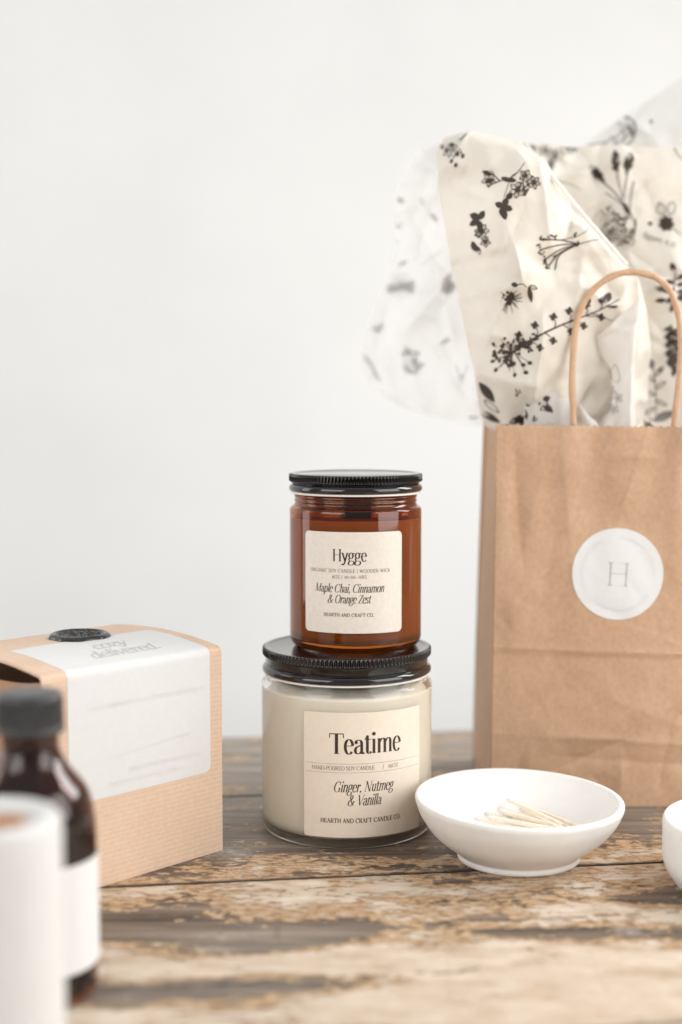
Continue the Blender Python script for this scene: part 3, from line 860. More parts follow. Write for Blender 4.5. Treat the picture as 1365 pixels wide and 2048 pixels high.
# label: 83 mm wide, wraps from lid to front
def wrap_pt(u, s, off=.12):
    """s = distance along the board from the label's lower edge at z=41.5, up the front and back over the lid"""
    z = 41.3 + s
    zc = BH - rf
    bow = .6 * .9 * math.sin(PI * u / BL) * math.sin(PI * min(1, z / BH))
    if z <= zc: return np.array((u, off + bow, z))
    a = (z - zc) / rf
    if a <= PI / 2: return np.array((u, -(rf - (rf + off) * math.cos(a)), zc + (rf + off) * math.sin(a)))
    d = rf + (a - PI / 2) * rf
    zz = float(top_z(u, d) - (top_z(u, rf) - BH) * max(0, 1 - (d - rf) / 25))
    return np.array((u, -d, zz + off))
LW0, LW1, LS = 7.7, 91.0, 106.0
V, F = [], []
ns, nl = 90, 40
rows = []
rc = 3.0
for j in range(ns + 1):
    s = LS * j / ns
    e = min(s, LS - s)
    ins = rc - math.sqrt(max(0, rc * rc - (rc - e) ** 2)) if e < rc else 0
    rows.append([tuple(wrap_pt(LW0 + ins + (LW1 - LW0 - 2 * ins) * i / nl, s, .22)) for i in range(nl + 1)])
ia = add_grid(rows)
rows2 = []
for j in range(ns + 1):
    s = LS * j / ns
    e = min(s, LS - s)
    ins = rc - math.sqrt(max(0, rc * rc - (rc - e) ** 2)) if e < rc else 0
    rows2.append([tuple(wrap_pt(LW0 + ins + (LW1 - LW0 - 2 * ins) * i / nl, s, .05)) for i in range(nl + 1)])
ib = add_grid(rows2, True)
ra = ia[0] + [r[-1] for r in ia[1:]] + ia[-1][-2::-1] + [r[0] for r in ia[-2:0:-1]]
rb = ib[0] + [r[-1] for r in ib[1:]] + ib[-1][-2::-1] + [r[0] for r in ib[-2:0:-1]]
for i in range(len(ra)):
    j = (i + 1) % len(ra); F.append((ra[i], rb[i], rb[j], ra[j]))
blab = fix_normals(mesh_obj('label', V, F, M['label_white'], kb, sharp=60))
# the label reads from the near (left) end to the right corner: reversed u
lm = lambda u, v: wrap_pt(LW1 - u, v, .32)
ink, ink2 = Ink(), Ink()
text(ink, 'cozy', 43, 83, 9.5, 20, .10, .05, .25, -.06)
text(ink, 'delivered.', 43, 70.5, 9.5, 40, .10, .05, .25, -.06)
for s0, u0, u1, hgt in ((41, 12, 78, 2.6), (9.5, 34, 76, 2.6), (4.5, 22, 66, 2.2)):   # faint lines too washed out to read
    u = u0
    while u < u1:
        if rnd.random() > .14:
            ink2.ribbon([(u, s0), (u + rnd.uniform(-.3, .3), s0 + hgt * rnd.uniform(.75, 1))], .3)
            if rnd.random() > .5: ink2.ribbon([(u, s0 + hgt * rnd.choice((0, .5, 1))), (u + 1.1, s0 + hgt * rnd.choice((0, .5, 1)))], .25)
        u += rnd.uniform(1.1, 1.9)
hand = [(20 + k * .55, 17.5 + k * .045 + .55 * math.sin(k * 1.35) * (.4 + .6 * math.sin(k * .33) ** 2)) for k in range(98)]
ink2.ribbon(smooth_line(hand, 4), .26)
hand = [(62 + k * .5, 20.5 + 1.5 * math.sin(k * 1.1) * math.cos(k * .4)) for k in range(18)]
ink2.ribbon(smooth_line(hand, 5), .26)
ink2.disc(40, 24, .5)
ink.obj('lettering', lm, simple('soft_grey_ink', (.545, .52, .51), .6, .3, .05, 900), blab)
ink2.obj('faint_writing', lm, M['ink_faint'], blab)
# wax seal on the label's upper edge
sc_ = wrap_pt(45.5, 113.5, 0)
V, F = [], []
nr, na = 26, 120
for i in range(nr + 1):
    rr = i / nr
    for k in range(na):
        a = 2 * PI * k / na
        edge = 15.3 * (1 + .035 * math.sin(3 * a + 1) + .03 * math.sin(5 * a) + .015 * math.sin(9 * a + 2))
        x, y = rr * edge * math.cos(a), rr * edge * math.sin(a)
        q = rr * edge
        if q < 10.8:
            z = 1.1 + 1.5 * max(0, fbm(np.array(x / 2.2 + 40), np.array(y / 2.2 + 40), 3, 44) - .42) * 3.2
        elif q < 12.2: z = 1.1 + (q - 10.8) / 1.4 * 1.2
        else: z = 2.3 * math.sqrt(max(0, 1 - ((q - 12.2) / (edge - 12.2 + .01)) ** 2)) if edge > 12.2 else 0
        V.append((x, y, z))
for i in range(nr):
    for k in range(na):
        k2 = (k + 1) % na
        F.append((i * na + k, (i + 1) * na + k, (i + 1) * na + k2, i * na + k2))
so = mesh_obj('wax_seal', V, F, M['seal'], kb, loc=(sc_[0], sc_[1], sc_[2] - .1), sharp=70)
so.rotation_euler = (math.radians(0), math.radians(0), .4)

# ------------------------------------------------------------------ amber bottle, white bottle
BTX, BTY = -115.3, 520.0
bt = thing('amber_bottle', 'blurred amber glass bottle with a black screw cap and white label', 'bottle', (BTX, BTY, 0))
RB = 23.7
prof = rounded([(0, 1.5), (14, 1.5), (17, 0, 2), (RB - 2.5, 0, 3), (RB, 4, 4), (RB, 66, 6), (RB - 2.2, 78, 8), (12.6, 88.5, 6), (10.4, 93.5, 3), (10.4, 101, 1), (10.4, 110, 1), (8.4, 110, .8), (8.4, 93, 3), (10.4, 87, 6), (RB - 4.4, 76.5, 8), (RB - 2.2, 65, 6), (RB - 2.2, 6, 4), (RB - 5, 3.8, 2), (0, 3.6)], 7)
v, f = lathe(prof, 128)
fix_normals(mesh_obj('glass_bottle', v, f, M['amber_dark'], bt, sharp=60))
prof = rounded([(0, 3.7), (RB - 5, 3.9, 2), (RB - 2.35, 6.2, 4), (RB - 2.35, 63, 1), (0, 63)], 6)
v, f = lathe(prof, 96)
fix_normals(mesh_obj('oil', v, f, simple('dark_brown_oil', (.012, .006, .004), .3, .3, .1), bt))
# cap
cap_prof = rounded([(0, 115.2), (10.6, 115.2, 1), (12.0, 114.0, .8), (12.2, 112.5), (12.3, 108), (12.4, 103.4), (12.0, 103.0), (12.6, 102.6, .3), (12.6, 100.4, .4), (11.2, 100.2), (10.8, 112), (0, 112.5)], 3)
kn = [.6 if 103.3 < z < 113.2 and r > 11.9 else 0 for r, z in cap_prof]
v, f = lathe(cap_prof, 52 * 8, (kn, 52))
fix_normals(mesh_obj('cap', v, f, M['cap'], bt, sharp=55))
bl_ = label_mesh(bt, RB + .25, math.radians(8), 128, 13.8, 54.2, M['label_white'], 1.0, .3)

wb = thing('white_jar', 'blurred open white jar with something brown inside, nearest the camera', 'jar', (-107.8, 430.0, 0))
prof = rounded([(0, 1), (16, 1), (18, 0, 1), (20.5, 0, 2), (21.8, 2.5, 2), (21.4, 80)], 6)
prof += [(17.9 + 3.4 * math.cos(t), 92.4 + 3.4 * math.sin(t)) for t in np.linspace(0, PI, 16)]
prof += [(14.6, 86), (0, 86)]
v, f = lathe(prof, 96)
fix_normals(mesh_obj('jar_body', v, f, M['ceramic_gloss'], wb, sharp=60))
v, f = lathe(rounded([(0, 91.5), (3.4, 91.2, 1), (4.6, 89, 1), (4.8, 86.2), (0, 86.1)], 4), 32)
v = [(x * 1.3 + 4.5, y * .8 + 3, 86.1 + (z - 86.1) * 1.5) for x, y, z in v]
fix_normals(mesh_obj('brown_nub', v, f, M['spot'], wb))

# ------------------------------------------------------------------ paper bag
BX0, BX1, BY0, BY1, BTOP = 81.6, 214.5, 764.0, 868.0, 209.2
bag = thing('paper_bag', 'brown kraft paper gift bag with a round white sticker and paper cord handles', 'bag', ((BX0 + BX1) / 2, (BY0 + BY1) / 2, 0))
ox, oy = (BX0 + BX1) / 2, (BY0 + BY1) / 2
def crease(x, z, x0, z0, x1, z1, amp, w):
    """sharp fold along a segment"""
    d = np.array((x1 - x0, z1 - z0)); L = np.hypot(*d); d = d / L
    s = (x - x0) * d[0] + (z - z0) * d[1]
    t = -(x - x0) * d[1] + (z - z0) * d[0]
    end = np.clip(1 - np.maximum(0, np.maximum(-s, s - L)) / (L * .25 + 4), 0, 1)
    return amp * np.exp(-np.abs(t) / w) * end
def front_disp(x, z):
    """outwards (towards the viewer) offset of the front panel"""
    u = (x - BX0) / (BX1 - BX0); k = z / BTOP
    env = np.clip(np.minimum(u, 1 - u) * 14, 0, 1) * np.clip(k * 14, 0, 1)
    d = 3.4 * np.sin(PI * u) * np.sin(PI * np.clip(k, 0, 1)) ** .7
    d = d + 7.0 * (fbm(x / 40, z / 52, 3, 31) - .5) + 1.3 * (fbm(x / 19 + z / 60, z / 31, 3, 37) - .5)
    # vertical dents near the top
    d = d + 2.4 * np.exp(-((x - 121) / 7) ** 2) * np.clip((k - .55) * 3, 0, 1) - 2.6 * np.exp(-((x - 137) / 9) ** 2) * np.clip((k - .55) * 3, 0, 1)
    d = d + 2.2 * np.exp(-((x - 181) / 6) ** 2) * np.clip((k - .5) * 3, 0, 1) - 2.4 * np.exp(-((x - 165) / 9) ** 2) * np.clip((k - .55) * 3, 0, 1)
    d = d - 3.0 * np.exp(-(((x - 93) / 7) ** 2 + ((z - 165) / 26) ** 2))
    q = random.Random(77)
    for k in range(26):
        cx_, cz_ = q.uniform(BX0, BX1), q.uniform(0, BTOP)
        an, L_ = q.uniform(0, PI), q.uniform(10, 40)
        d = d + crease(x, z, cx_, cz_, cx_ + L_ * math.cos(an), cz_ + L_ * math.sin(an), q.uniform(.6, 1.9) * q.choice((-1, 1)), q.uniform(2.0, 6))
    d = d * env
    # horizontal fold lines from the flat-packed bag
    zq = z + 2.2 * (fbm(x / 21, x * 0, 3, 71) - .5)
    d = d + crease(x, zq, BX0, 88.2, BX1, 86.2, 1.25, 2.4) + crease(x, zq, BX0, 84.4, BX1, 82.6, -.5, 3.4)
    d = d + crease(x, zq, BX0, 40.5, 150, 38, .6, 3.4) + crease(x, zq, 130, 40, BX1, 34, 1.1, 3.4) + crease(x, z, 128, 28, BX1, 22, -1.3, 7)
    d = d + crease(x, z, 92, 196, 97, 138, -1.0, 3.2) + crease(x, z, 97, 138, 108, 186, .7, 5) + crease(x, z, 100, 34, 92, 6, -.9, 4)
    d = d + crease(x, z, 168, 98, 196, 84, .8, 4) + crease(x, z, 150, 60, 200, 40, .6, 5) + crease(x, z, 118, 190, 126, 120, .7, 3)
    return d
V, F = [], []
nx, nz = 150, 220
xs = np.linspace(BX0, BX1, nx); zs = np.linspace(0, BTOP, nz)
XX, ZZ = np.meshgrid(xs, zs)
lean = 1.2 * (ZZ / BTOP)
DD = front_disp(XX, ZZ)
xin = XX + (1 - (XX - BX0) / (BX1 - BX0)) * 1.6 * (ZZ / BTOP)
zz2 = ZZ + (ZZ > BTOP - .01) * (((np.arange(nx)[None, :] % 4) < 2) * .55 - .3) - (ZZ / BTOP) * 1.2 * ((XX - BX0) / 133) * 1.0
add_grid([[(xin[j, i] - ox, BY0 - DD[j, i] - oy + lean[j, i] * 0, zz2[j, i]) for i in range(nx)] for j in range(nz)])
# gussets (folded inwards), back panel
def gusset(xe, sgn, topz=BTOP):
    rows = []
    for j in range(60):
        z = topz * j / 59
        k = j / 59
        inward = (3 + 9 * k ** .7) * sgn
        yb = BY1 - 26 * k ** 1.5
        x_f = xe + (1.6 * k if sgn > 0 else 0)
        row = []
        ym = (BY0 + yb) / 2
        for i in range(25):
            t = i / 24
            y = BY0 + (yb - BY0) * t
            tri = 1 - abs(t - .5) * 2
            x = x_f + inward * tri + sgn * 1.6 * t * k * 1.6
            x += 1.4 * (float(fbm(np.array(y / 16), np.array(z / 26), 3, 61)) - .5) * min(1, 4 * t, 4 * (1 - t))
            row.append((x - ox, y - oy, z))
        rows.append(row)
    return rows
add_grid(gusset(BX0, 1)); add_grid(gusset(BX1, -1))
rows = []
for j in range(40):
    z = BTOP * j / 39; k = j / 39
    yb = BY1 - 26 * k ** 1.5
    rows.append([(BX0 + 1.6 * k * 1.6 + (BX1 - BX0 - 3.2 * k) * i / 30 - ox, yb - oy, z) for i in range(31)])
add_grid(rows)
add_grid([[(BX0 - ox, BY0 - oy, .15), (BX1 - ox, BY0 - oy, .15)], [(BX0 - ox, BY1 - oy, .15), (BX1 - ox, BY1 - oy, .15)]])
# triangular bottom fold showing at the lower end of the gusset
bo = mesh_obj('bag_body', V, F, M['kraft_bag'], bag, sharp=35)
md = bo.modifiers.new('thickness', 'SOLIDIFY'); md.thickness = .16 * S; md.offset = 0
# sticker
CX, CZ, CR = 149.0, 129.2, 24.6
V, F = [], []
rr_ = [0] + list(np.linspace(2, CR, 13)) + [CR, CR]
prof_ = [(r, .5) for r in rr_[:-1]] + [(CR, -.3)]
sv, sf_ = lathe(prof_, 72)
V = [(CX + x - ox, BY0 - float(front_disp(np.array(CX + x), np.array(CZ + y))) - z - oy, CZ + y) for x, y, z in sv]
st = fix_normals(mesh_obj('sticker', V, sf_, M['label_white'], bag, sharp=60))
def stm(u, v):
    c, s_ = math.cos(-.06), math.sin(-.06)
    x, z = CX + u * c - v * s_, CZ + u * s_ + v * c
    return (x - ox, BY0 - float(front_disp(np.array(x), np.array(z))) - .62 - oy, z)
ink, ink2 = Ink(), Ink()
for sx in (-4.3, 4.3):
    ink.ribbon(resample([(sx, -6.0), (sx, 6.0)], 1), .75)
    for sy in (-6, 6): ink.ribbon(resample([(sx - 1.2, sy), (sx + 1.2, sy)], .6), .5)
ink2.ribbon(resample([(-4, 6.0), (4, 6.0)], 1), .4); ink2.ribbon(resample([(-4, -6.0), (4, -6.0)], 1), .4); ink.ribbon(resample([(-4, .3), (4, .3)], 1), .3)
for k in range(96):                                                # ring of lettering too faint to read
    a = 2 * PI * k / 96
    if (k % 32) < 25:
        c, s_ = math.cos(a), math.sin(a)
        ink2.ribbon([(18.6 * c, 18.6 * s_), (20.4 * c, 20.4 * s_)], .35)
ink.obj('monogram', stm, M['ink_pale'], st)
ink2.obj('faint_ring', stm, simple('faintest_ink', (.655, .64, .63), .6, .3, .02, 900), st)
# cord handle
def tube(pts, r, n=14, twist=0, tamp=0.0):
    P = np.array(pts, float)
    T = np.gradient(P, axis=0); T /= np.linalg.norm(T, axis=1)[:, None]
    V, F = [], []
    for i, (p, t) in enumerate(zip(P, T)):
        a = np.array((0, 1, 0.)); b = np.cross(t, a); b /= np.linalg.norm(b); c = np.cross(b, t)
        for k in range(n):
            q = 2 * PI * k / n
            rr = r * (1 + tamp * math.cos(2 * q + twist * i))
            V.append(tuple(p + rr * (math.cos(q) * b + math.sin(q) * c)))
    for i in range(len(P) - 1):
        for k in range(n):
            k2 = (k + 1) % n
            F.append((i * n + k, i * n + k2, (i + 1) * n + k2, (i + 1) * n + k))
    F.append(tuple(range(n))[::-1]); F.append(tuple((len(P) - 1) * n + k for k in range(n)))
    return V, F
hp = [(126.6, 165), (126.0, 190), (125.2, 209), (123.9, 233), (125.0, 259), (128.8, 273), (136.6, 283.3), (147.0, 289.2), (156.6, 290.2), (167.3, 287.4), (175.5, 279.6), (180.4, 265), (181.9, 249), (180.8, 228), (179.2, 209), (178.4, 190), (178, 165)]
hp = smooth_line(hp, 12)
hy = np.where(hp[:, 1] < 214, BY0 + 2.6, BY0 + 2.6 - np.clip((hp[:, 1] - 214) / 70, 0, 1) * 3)
v, f = tube([(x - ox, y - oy, z) for (x, z), y in zip(hp, hy)], 1.75, 16, .55, .07)
fix_normals(mesh_obj('handle', v, f, M['cord'], bag, sharp=60))
v, f = tube([(x - ox + 2, BY1 - 30 - oy + (z - 209) * .0, 209 + (z - 209) * (.25 if z > 209 else 1)) for (x, z), y in zip(hp, hy)], 1.75, 16, .55, .07)
fix_normals(mesh_obj('handle', v, f, M['cord'], bag, sharp=60))

# ------------------------------------------------------------------ tissue paper
def cr(P, t):
    """Catmull-Rom through the rows of P at parameters t (0..n-1)"""
    P = np.asarray(P, float); n = len(P)
    t = np.clip(t, 0, n - 1 - 1e-9); i = np.floor(t).astype(int); f = (t - i)
    idx = lambda k: np.clip(k, 0, n - 1)
    a, b, c, d = P[idx(i - 1)], P[i], P[idx(i + 1)], P[idx(i + 2)]
    f = f.reshape((-1,) + (1,) * (P.ndim - 1))
    return .5 * (2 * b + (c - a) * f + (2 * a - 5 * b + 4 * c - d) * f ** 2 + (-a + 3 * b - 3 * c + d) * f ** 3)

def tissue(name, net, label, mat, nu=90, nv=110, rough=3.0, creases=(), seed=1, fine=.8, group=None):
    """net: rows of (photo x, photo y, depth) control points, turned into real points in space"""
    N = np.array([[at(*q) for q in row] for row in net])
    G = cr(N, np.linspace(0, len(net) - 1, nv))
    G = np.transpose(cr(np.transpose(G, (1, 0, 2)), np.linspace(0, N.shape[1] - 1, nu)), (1, 0, 2))
    X, Z = G[..., 0], G[..., 2]
    rid = lambda sc, s: 1 - np.abs(2 * fbm((X * .8 + Z * .3) / sc, (Z - X * .35) / (sc * 1.7), 3, s) - 1) * 2
    d = rough * (rid(30, seed) - .3) + fine * (rid(11, seed + 5) - .3) + rough * 1.3 * (fbm(X / 26, Z / 40, 3, seed + 9) - .5)
    for x0, y0, x1, y1, amp, w in creases:
        a, b = at(x0, y0, 775), at(x1, y1, 775)
        d = d + crease(X, Z, a[0], a[2], b[0], b[2], amp, w)
    q = random.Random(seed)
    xa, xb, za, zb = X.min(), X.max(), Z.min(), Z.max()
    for k in range(int(6 + (xb - xa) * (zb - za) / 520)):
        cx_, cz_ = q.uniform(xa, xb), q.uniform(za, zb)
        an, L_ = q.uniform(0, PI), q.uniform(12, 42)
        d = d + crease(X, Z, cx_, cz_, cx_ + L_ * math.cos(an), cz_ + L_ * math.sin(an), q.uniform(1.5, 4.2) * q.choice((-1, 1)) * min(2.0, rough / 2.6), q.uniform(2.2, 7))
    G[..., 1] -= d
    V = G.reshape(-1, 3)
    F = [(j * nu + i, j * nu + i + 1, (j + 1) * nu + i + 1, (j + 1) * nu + i) for j in range(nv - 1) for i in range(nu - 1)]
    o = mesh_obj(name, V, F, mat, sharp=0)
    tag(o, label, 'tissue paper', group)
    bvh = BVHTree.FromPolygons([tuple(p) for p in V], F)
    return o, bvh

def caster(bvhs, off=.35):
    """map a drawing laid out in the photo's frame onto the sheet it is printed on"""
    cam = Vector((0, 0, CAM_H))
    def f(px, py):
        d = (Vector(at(px, py, 700)) - cam).normalized()
        best = None
        for b in bvhs:
            loc, nor, idx, dist = b.ray_cast(cam, d)
            if loc is not None and (best is None or dist < best[1]): best = (loc, dist)
        if best is None: return None
        return tuple(best[0] - d * off)
    return f

GT = 'sheets of botanical tissue paper in the bag'
S1, b1 = tissue('tissue_paper', [
    [(1015, 930, 812), (1045, 930, 798), (1100, 930, 785), (1180, 930, 795), (1240, 930, 800), (1290, 930, 806)],
    [(1000, 872, 818), (1035, 872, 796), (1100, 872, 788), (1170, 872, 793), (1240, 872, 800), (1290, 872, 806)],
    [(966, 843, 822), (1030, 845, 794), (1100, 845, 785), (1170, 845, 792), (1240, 845, 800), (1290, 850, 806)],
    [(945, 740, 800), (1000, 740, 775), (1080, 745, 765), (1160, 740, 778), (1240, 720, 800), (1300, 720, 812)],
    [(922, 620, 800), (985, 620, 770), (1070, 620, 758), (1150, 620, 772), (1230, 620, 788), (1290, 615, 802)],
    [(903, 520, 805), (960, 520, 770), (1040, 520, 752), (1120, 520, 762), (1195, 520, 776), (1255, 533, 790)],
    [(880, 400, 812), (930, 400, 776), (990, 400, 760), (1050, 400, 760), (1100, 400, 765), (1143, 396, 774)],
    [(872, 320, 822), (915, 312, 792), (960, 308, 776), (1000, 306, 772), (1036, 306, 772), (1075, 312, 778)],
    [(884, 284, 842), (915, 273, 815), (952, 267, 800), (986, 269, 795), (1018, 277, 795), (1052, 289, 798)],
    [(896, 284, 872), (920, 278, 850), (954, 274, 838), (986, 276, 832), (1016, 283, 828), (1046, 294, 825)],
    [(905, 330, 884), (930, 325, 864), (960, 320, 850), (990, 320, 842), (1016, 325, 838), (1044, 330, 835)],
], 'ivory tissue sheet folded over at the top, with dark flowers, foremost in the bag', M['tissue'], 130, 170, 5.0,
    ((990, 630, 955, 760, 3.0, 4), (1000, 700, 960, 730, 2.0, 3), (1120, 560, 1010, 700, -2.0, 7), (1000, 470, 1005, 640, 2.2, 5), (1150, 590, 1165, 520, 3, 3.5), (950, 330, 925, 520, -2.0, 7),
     (1040, 300, 1010, 440, 1.5, 8), (960, 770, 1010, 800, 1.6, 5), (1160, 720, 1060, 800, -2.5, 9), (905, 430, 940, 640, 1.6, 4)), 3, .9, GT)
# thin rolled edge of the same sheet
e0 = [(1049, 288, 793), (1084, 330, 774), (1120, 374, 768), (1160, 424, 770), (1200, 470, 774), (1228, 503, 780), (1252, 530, 786)]
ep = smooth_line([tuple(at(*q)[[0, 2]]) for q in e0], 8)
ey = np.interp(np.linspace(0, 6, len(ep)), range(7), [q[2] for q in e0])
v, f = tube([(x, y - 2.2, z) for (x, z), y in zip(ep, ey)], 1.25, 10)
fix_normals(mesh_obj('folded_edge', v, f, M['tissue_white'], S1, sharp=60))

S2, b2 = tissue('tissue_paper', [
    [(800, 812, 915), (845, 826, 900), (890, 838, 888), (945, 850, 872), (1000, 856, 862)],
    [(752, 778, 917), (805, 785, 902), (865, 795, 888), (925, 800, 872), (988, 802, 862)],
    [(726, 730, 920), (780, 735, 905), (850, 740, 888), (915, 742, 872), (985, 745, 862)],
    [(728, 665, 918), (775, 665, 900), (840, 662, 884), (905, 662, 872), (975, 662, 862)],
    [(766, 570, 905), (805, 570, 890), (855, 570, 878), (905, 565, 870), (965, 565, 862)],
    [(792, 480, 895), (820, 475, 882), (860, 470, 874), (900, 470, 868), (950, 470, 862)],
    [(790, 400, 885), (818, 392, 876), (852, 385, 870), (890, 380, 866), (940, 380, 862)],
    [(812, 340, 878), (836, 328, 872), (862, 320, 866), (892, 314, 862), (935, 310, 860)],
    [(840, 302, 870), (858, 294, 866), (878, 288, 862), (900, 284, 860), (932, 284, 858)],
], 'blurred white tissue sheet hanging down left of the bag, faintly printed', M['tissue_thin'], 90, 110, 4.5,
    ((800, 380, 870, 350, 2.5, 5), (880, 300, 850, 380, -2.5, 6), (830, 520, 900, 640, 1.5, 8)), 13, .6, GT)

S3, b3 = tissue('tissue_paper', [
    [(1010, 930, 835), (1120, 930, 830), (1220, 930, 826), (1320, 930, 826), (1440, 930, 832)],
    [(1005, 800, 838), (1120, 800, 834), (1220, 800, 828), (1320, 800, 824), (1450, 800, 832)],
    [(1000, 650, 842), (1120, 650, 838), (1220, 650, 830), (1320, 650, 824), (1460, 650, 834)],
    [(1000, 500, 846), (1120, 500, 842), (1220, 500, 836), (1320, 500, 830), (1460, 500, 838)],
    [(1004, 390, 848), (1120, 390, 846), (1220, 385, 842), (1320, 390, 838), (1460, 390, 842)],
    [(1010, 291, 852), (1120, 290, 850), (1220, 288, 848), (1320, 294, 845), (1460, 300, 848)],
], 'ivory tissue sheet with a straight top edge and lavender print behind the handle', M['tissue'], 120, 120, 5.0,
    ((1160, 470, 1360, 520, 2.2, 6), (1300, 620, 1330, 840, 2.4, 6), (1180, 330, 1120, 430, -1.6, 8)), 23, .5, GT)

S4, b4 = tissue('tissue_paper', [
    [(1120, 900, 880), (1220, 900, 880), (1300, 900, 880), (1380, 900, 880), (1470, 900, 880)],
    [(1128, 500, 880), (1220, 500, 880), (1300, 500, 880), (1380, 500, 880), (1470, 500, 880)],
    [(1150, 320, 880), (1220, 310, 879), (1300, 300, 878), (1380, 290, 878), (1470, 280, 880)],
    [(1172, 288, 880), (1235, 268, 880), (1305, 240, 878), (1380, 215, 878), (1470, 200, 880)],
    [(1212, 258, 882), (1255, 228, 882), (1310, 192, 880), (1380, 145, 880), (1470, 95, 882)],
], 'palest tissue sheet rising highest at the back of the bag', M['tissue_back'], 80, 80, 2.0, (), 33, .4, GT)

S5, b5 = tissue('tissue_paper', [
    [(1190, 930, 798), (1215, 930, 792), (1243, 930, 784), (1262, 930, 780), (1285, 930, 792)],
    [(1160, 852, 798), (1205, 852, 796), (1246, 852, 782), (1262, 852, 778), (1272, 852, 792)],
    [(1152, 770, 794), (1205, 775, 800), (1243, 778, 782), (1264, 770, 775), (1268, 770, 792)],
    [(1160, 700, 790), (1200, 690, 784), (1236, 720, 780), (1269, 690, 772), (1272, 690, 790)],
    [(1196, 672, 786), (1214, 658, 778), (1240, 640, 774), (1276, 630, 770), (1278, 632, 786)],
    [(1250, 622, 778), (1258, 616, 774), (1268, 606, 771), (1281, 590, 769), (1282, 592, 780)],
], 'small pointed white fold of tissue standing inside the loop of the bag handle', M['tissue_white'], 70, 80, 2.4,
    ((1205, 664, 1242, 778, 2.6, 3.5), (1160, 700, 1235, 790, -2.4, 4), (1195, 690, 1225, 750, -2.0, 3)), 43, .6, GT)

S6, b6 = tissue('tissue_paper', [
    [(1045, 910, 782), (1080, 910, 780), (1115, 910, 780), (1150, 910, 782)],
    [(1048, 850, 780), (1080, 850, 776), (1112, 852, 776), (1146, 852, 780)],
    [(1049, 795, 778), (1078, 800, 774), (1110, 808, 774), (1143, 815, 778)],
    [(1050, 757, 780), (1072, 766, 776), (1102, 778, 776), (1140, 796, 780)],
], 'small low tissue flap with a flower print at the bag rim', M['tissue_white'], 50, 40, 1.2, ((1060, 765, 1075, 850, 1.5, 4),), 53, .5, GT)

S7, b7 = tissue('tissue_paper', [
    [(1178, 900, 772), (1192, 900, 771), (1206, 900, 772)],
    [(1168, 850, 772), (1182, 850, 770), (1197, 850, 772)],
    [(1162, 826, 773), (1170, 828, 771), (1180, 832, 773)],
    [(1157, 806, 775), (1159, 807, 774), (1161, 808, 775)],
], 'tiny white tissue tip beside the left leg of the handle', M['tissue_white'], 24, 30, .5, (), 63, .2, GT)

# ---- botanical drawings (photo frame), one ink part per sheet
def sprig(i, pts, w=2.4, taper=.5):
    p = smooth_line(pts, 10)
    i.ribbon(p, np.linspace(w, w * taper, len(p)))
    return p
def leaf(i, x, y, L, W, a, fill=True, n=9):
    a = math.radians(a); c, s = math.cos(a), math.sin(a)
    t = np.linspace(0, 1, n)
    up = [(x + c * L * k - s * W * math.sin(PI * k) ** .8, y + s * L * k + c * W * math.sin(PI * k) ** .8) for k in t]
    dn = [(x + c * L * k + s * W * math.sin(PI * k) ** .8, y + s * L * k - c * W * math.sin(PI * k) ** .8) for k in t]
    if fill: i.poly(up + dn[::-1][1:-1])
    else:
        i.ribbon(up, 1.6); i.ribbon(dn, 1.6); i.ribbon([(x, y), (x + c * L, y + s * L)], 1.0)
def blot(i, x, y, r, n=9, s=.38, seed=0):
    q = random.Random(seed + int(x * 7 + y))
    for k in range(n):
        a = q.uniform(0, 2 * PI); d = r * math.sqrt(q.random())
        i.disc(x + d * math.cos(a), y + d * math.sin(a), r * s * q.uniform(.5, 1.1), r * s * q.uniform(.4, .9), q.uniform(0, 3), 9)
def bloom(i, x, y, r, n=5, a0=0, fill=False, core=True):
    for k in range(n):
        leaf(i, x, y, r, r * .28, a0 + 360 * k / n, fill)
    if core: blot(i, x, y, r * .35, 8)
def umbel(i, x, y, bx, by, r, n=13, spread=70, dot=4, seed=1):
    """stalks fanning from (bx,by) about (x,y)"""
    q = random.Random(seed)
    a0 = math.atan2(y - by, x - bx); L = math.hypot(x - bx, y - by)
    for k in range(n):
        a = a0 + math.radians(spread) * (k / (n - 1) - .5)
        l = L * q.uniform(.8, 1.12)
        ex, ey = bx + l * math.cos(a), by + l * math.sin(a)
        i.ribbon(smooth_line([(bx, by), ((bx + ex) / 2 + q.uniform(-2, 2), (by + ey) / 2), (ex, ey)], 6), 1.3)
        for _ in range(3): i.disc(ex + q.uniform(-5, 5), ey + q.uniform(-5, 5), dot * q.uniform(.4, .8), dot * q.uniform(.3, .7), q.uniform(0, 3), 8)

I = Ink()   # sheet 1
# top flower
I.poly([(884, 279), (921, 277), (924, 287), (905, 291), (887, 289)]); sprig(I, [(921, 280), (930, 271), (935, 268)], 3)
for a in (60, 80, 100, 120, 45): leaf(I, 903, 286, 30, 4, a, False)
for x, y in ((893, 300), (915, 308), (926, 312), (903, 322), (912, 330), (885, 294)): I.disc(x, y, 3.4, 5, .3)
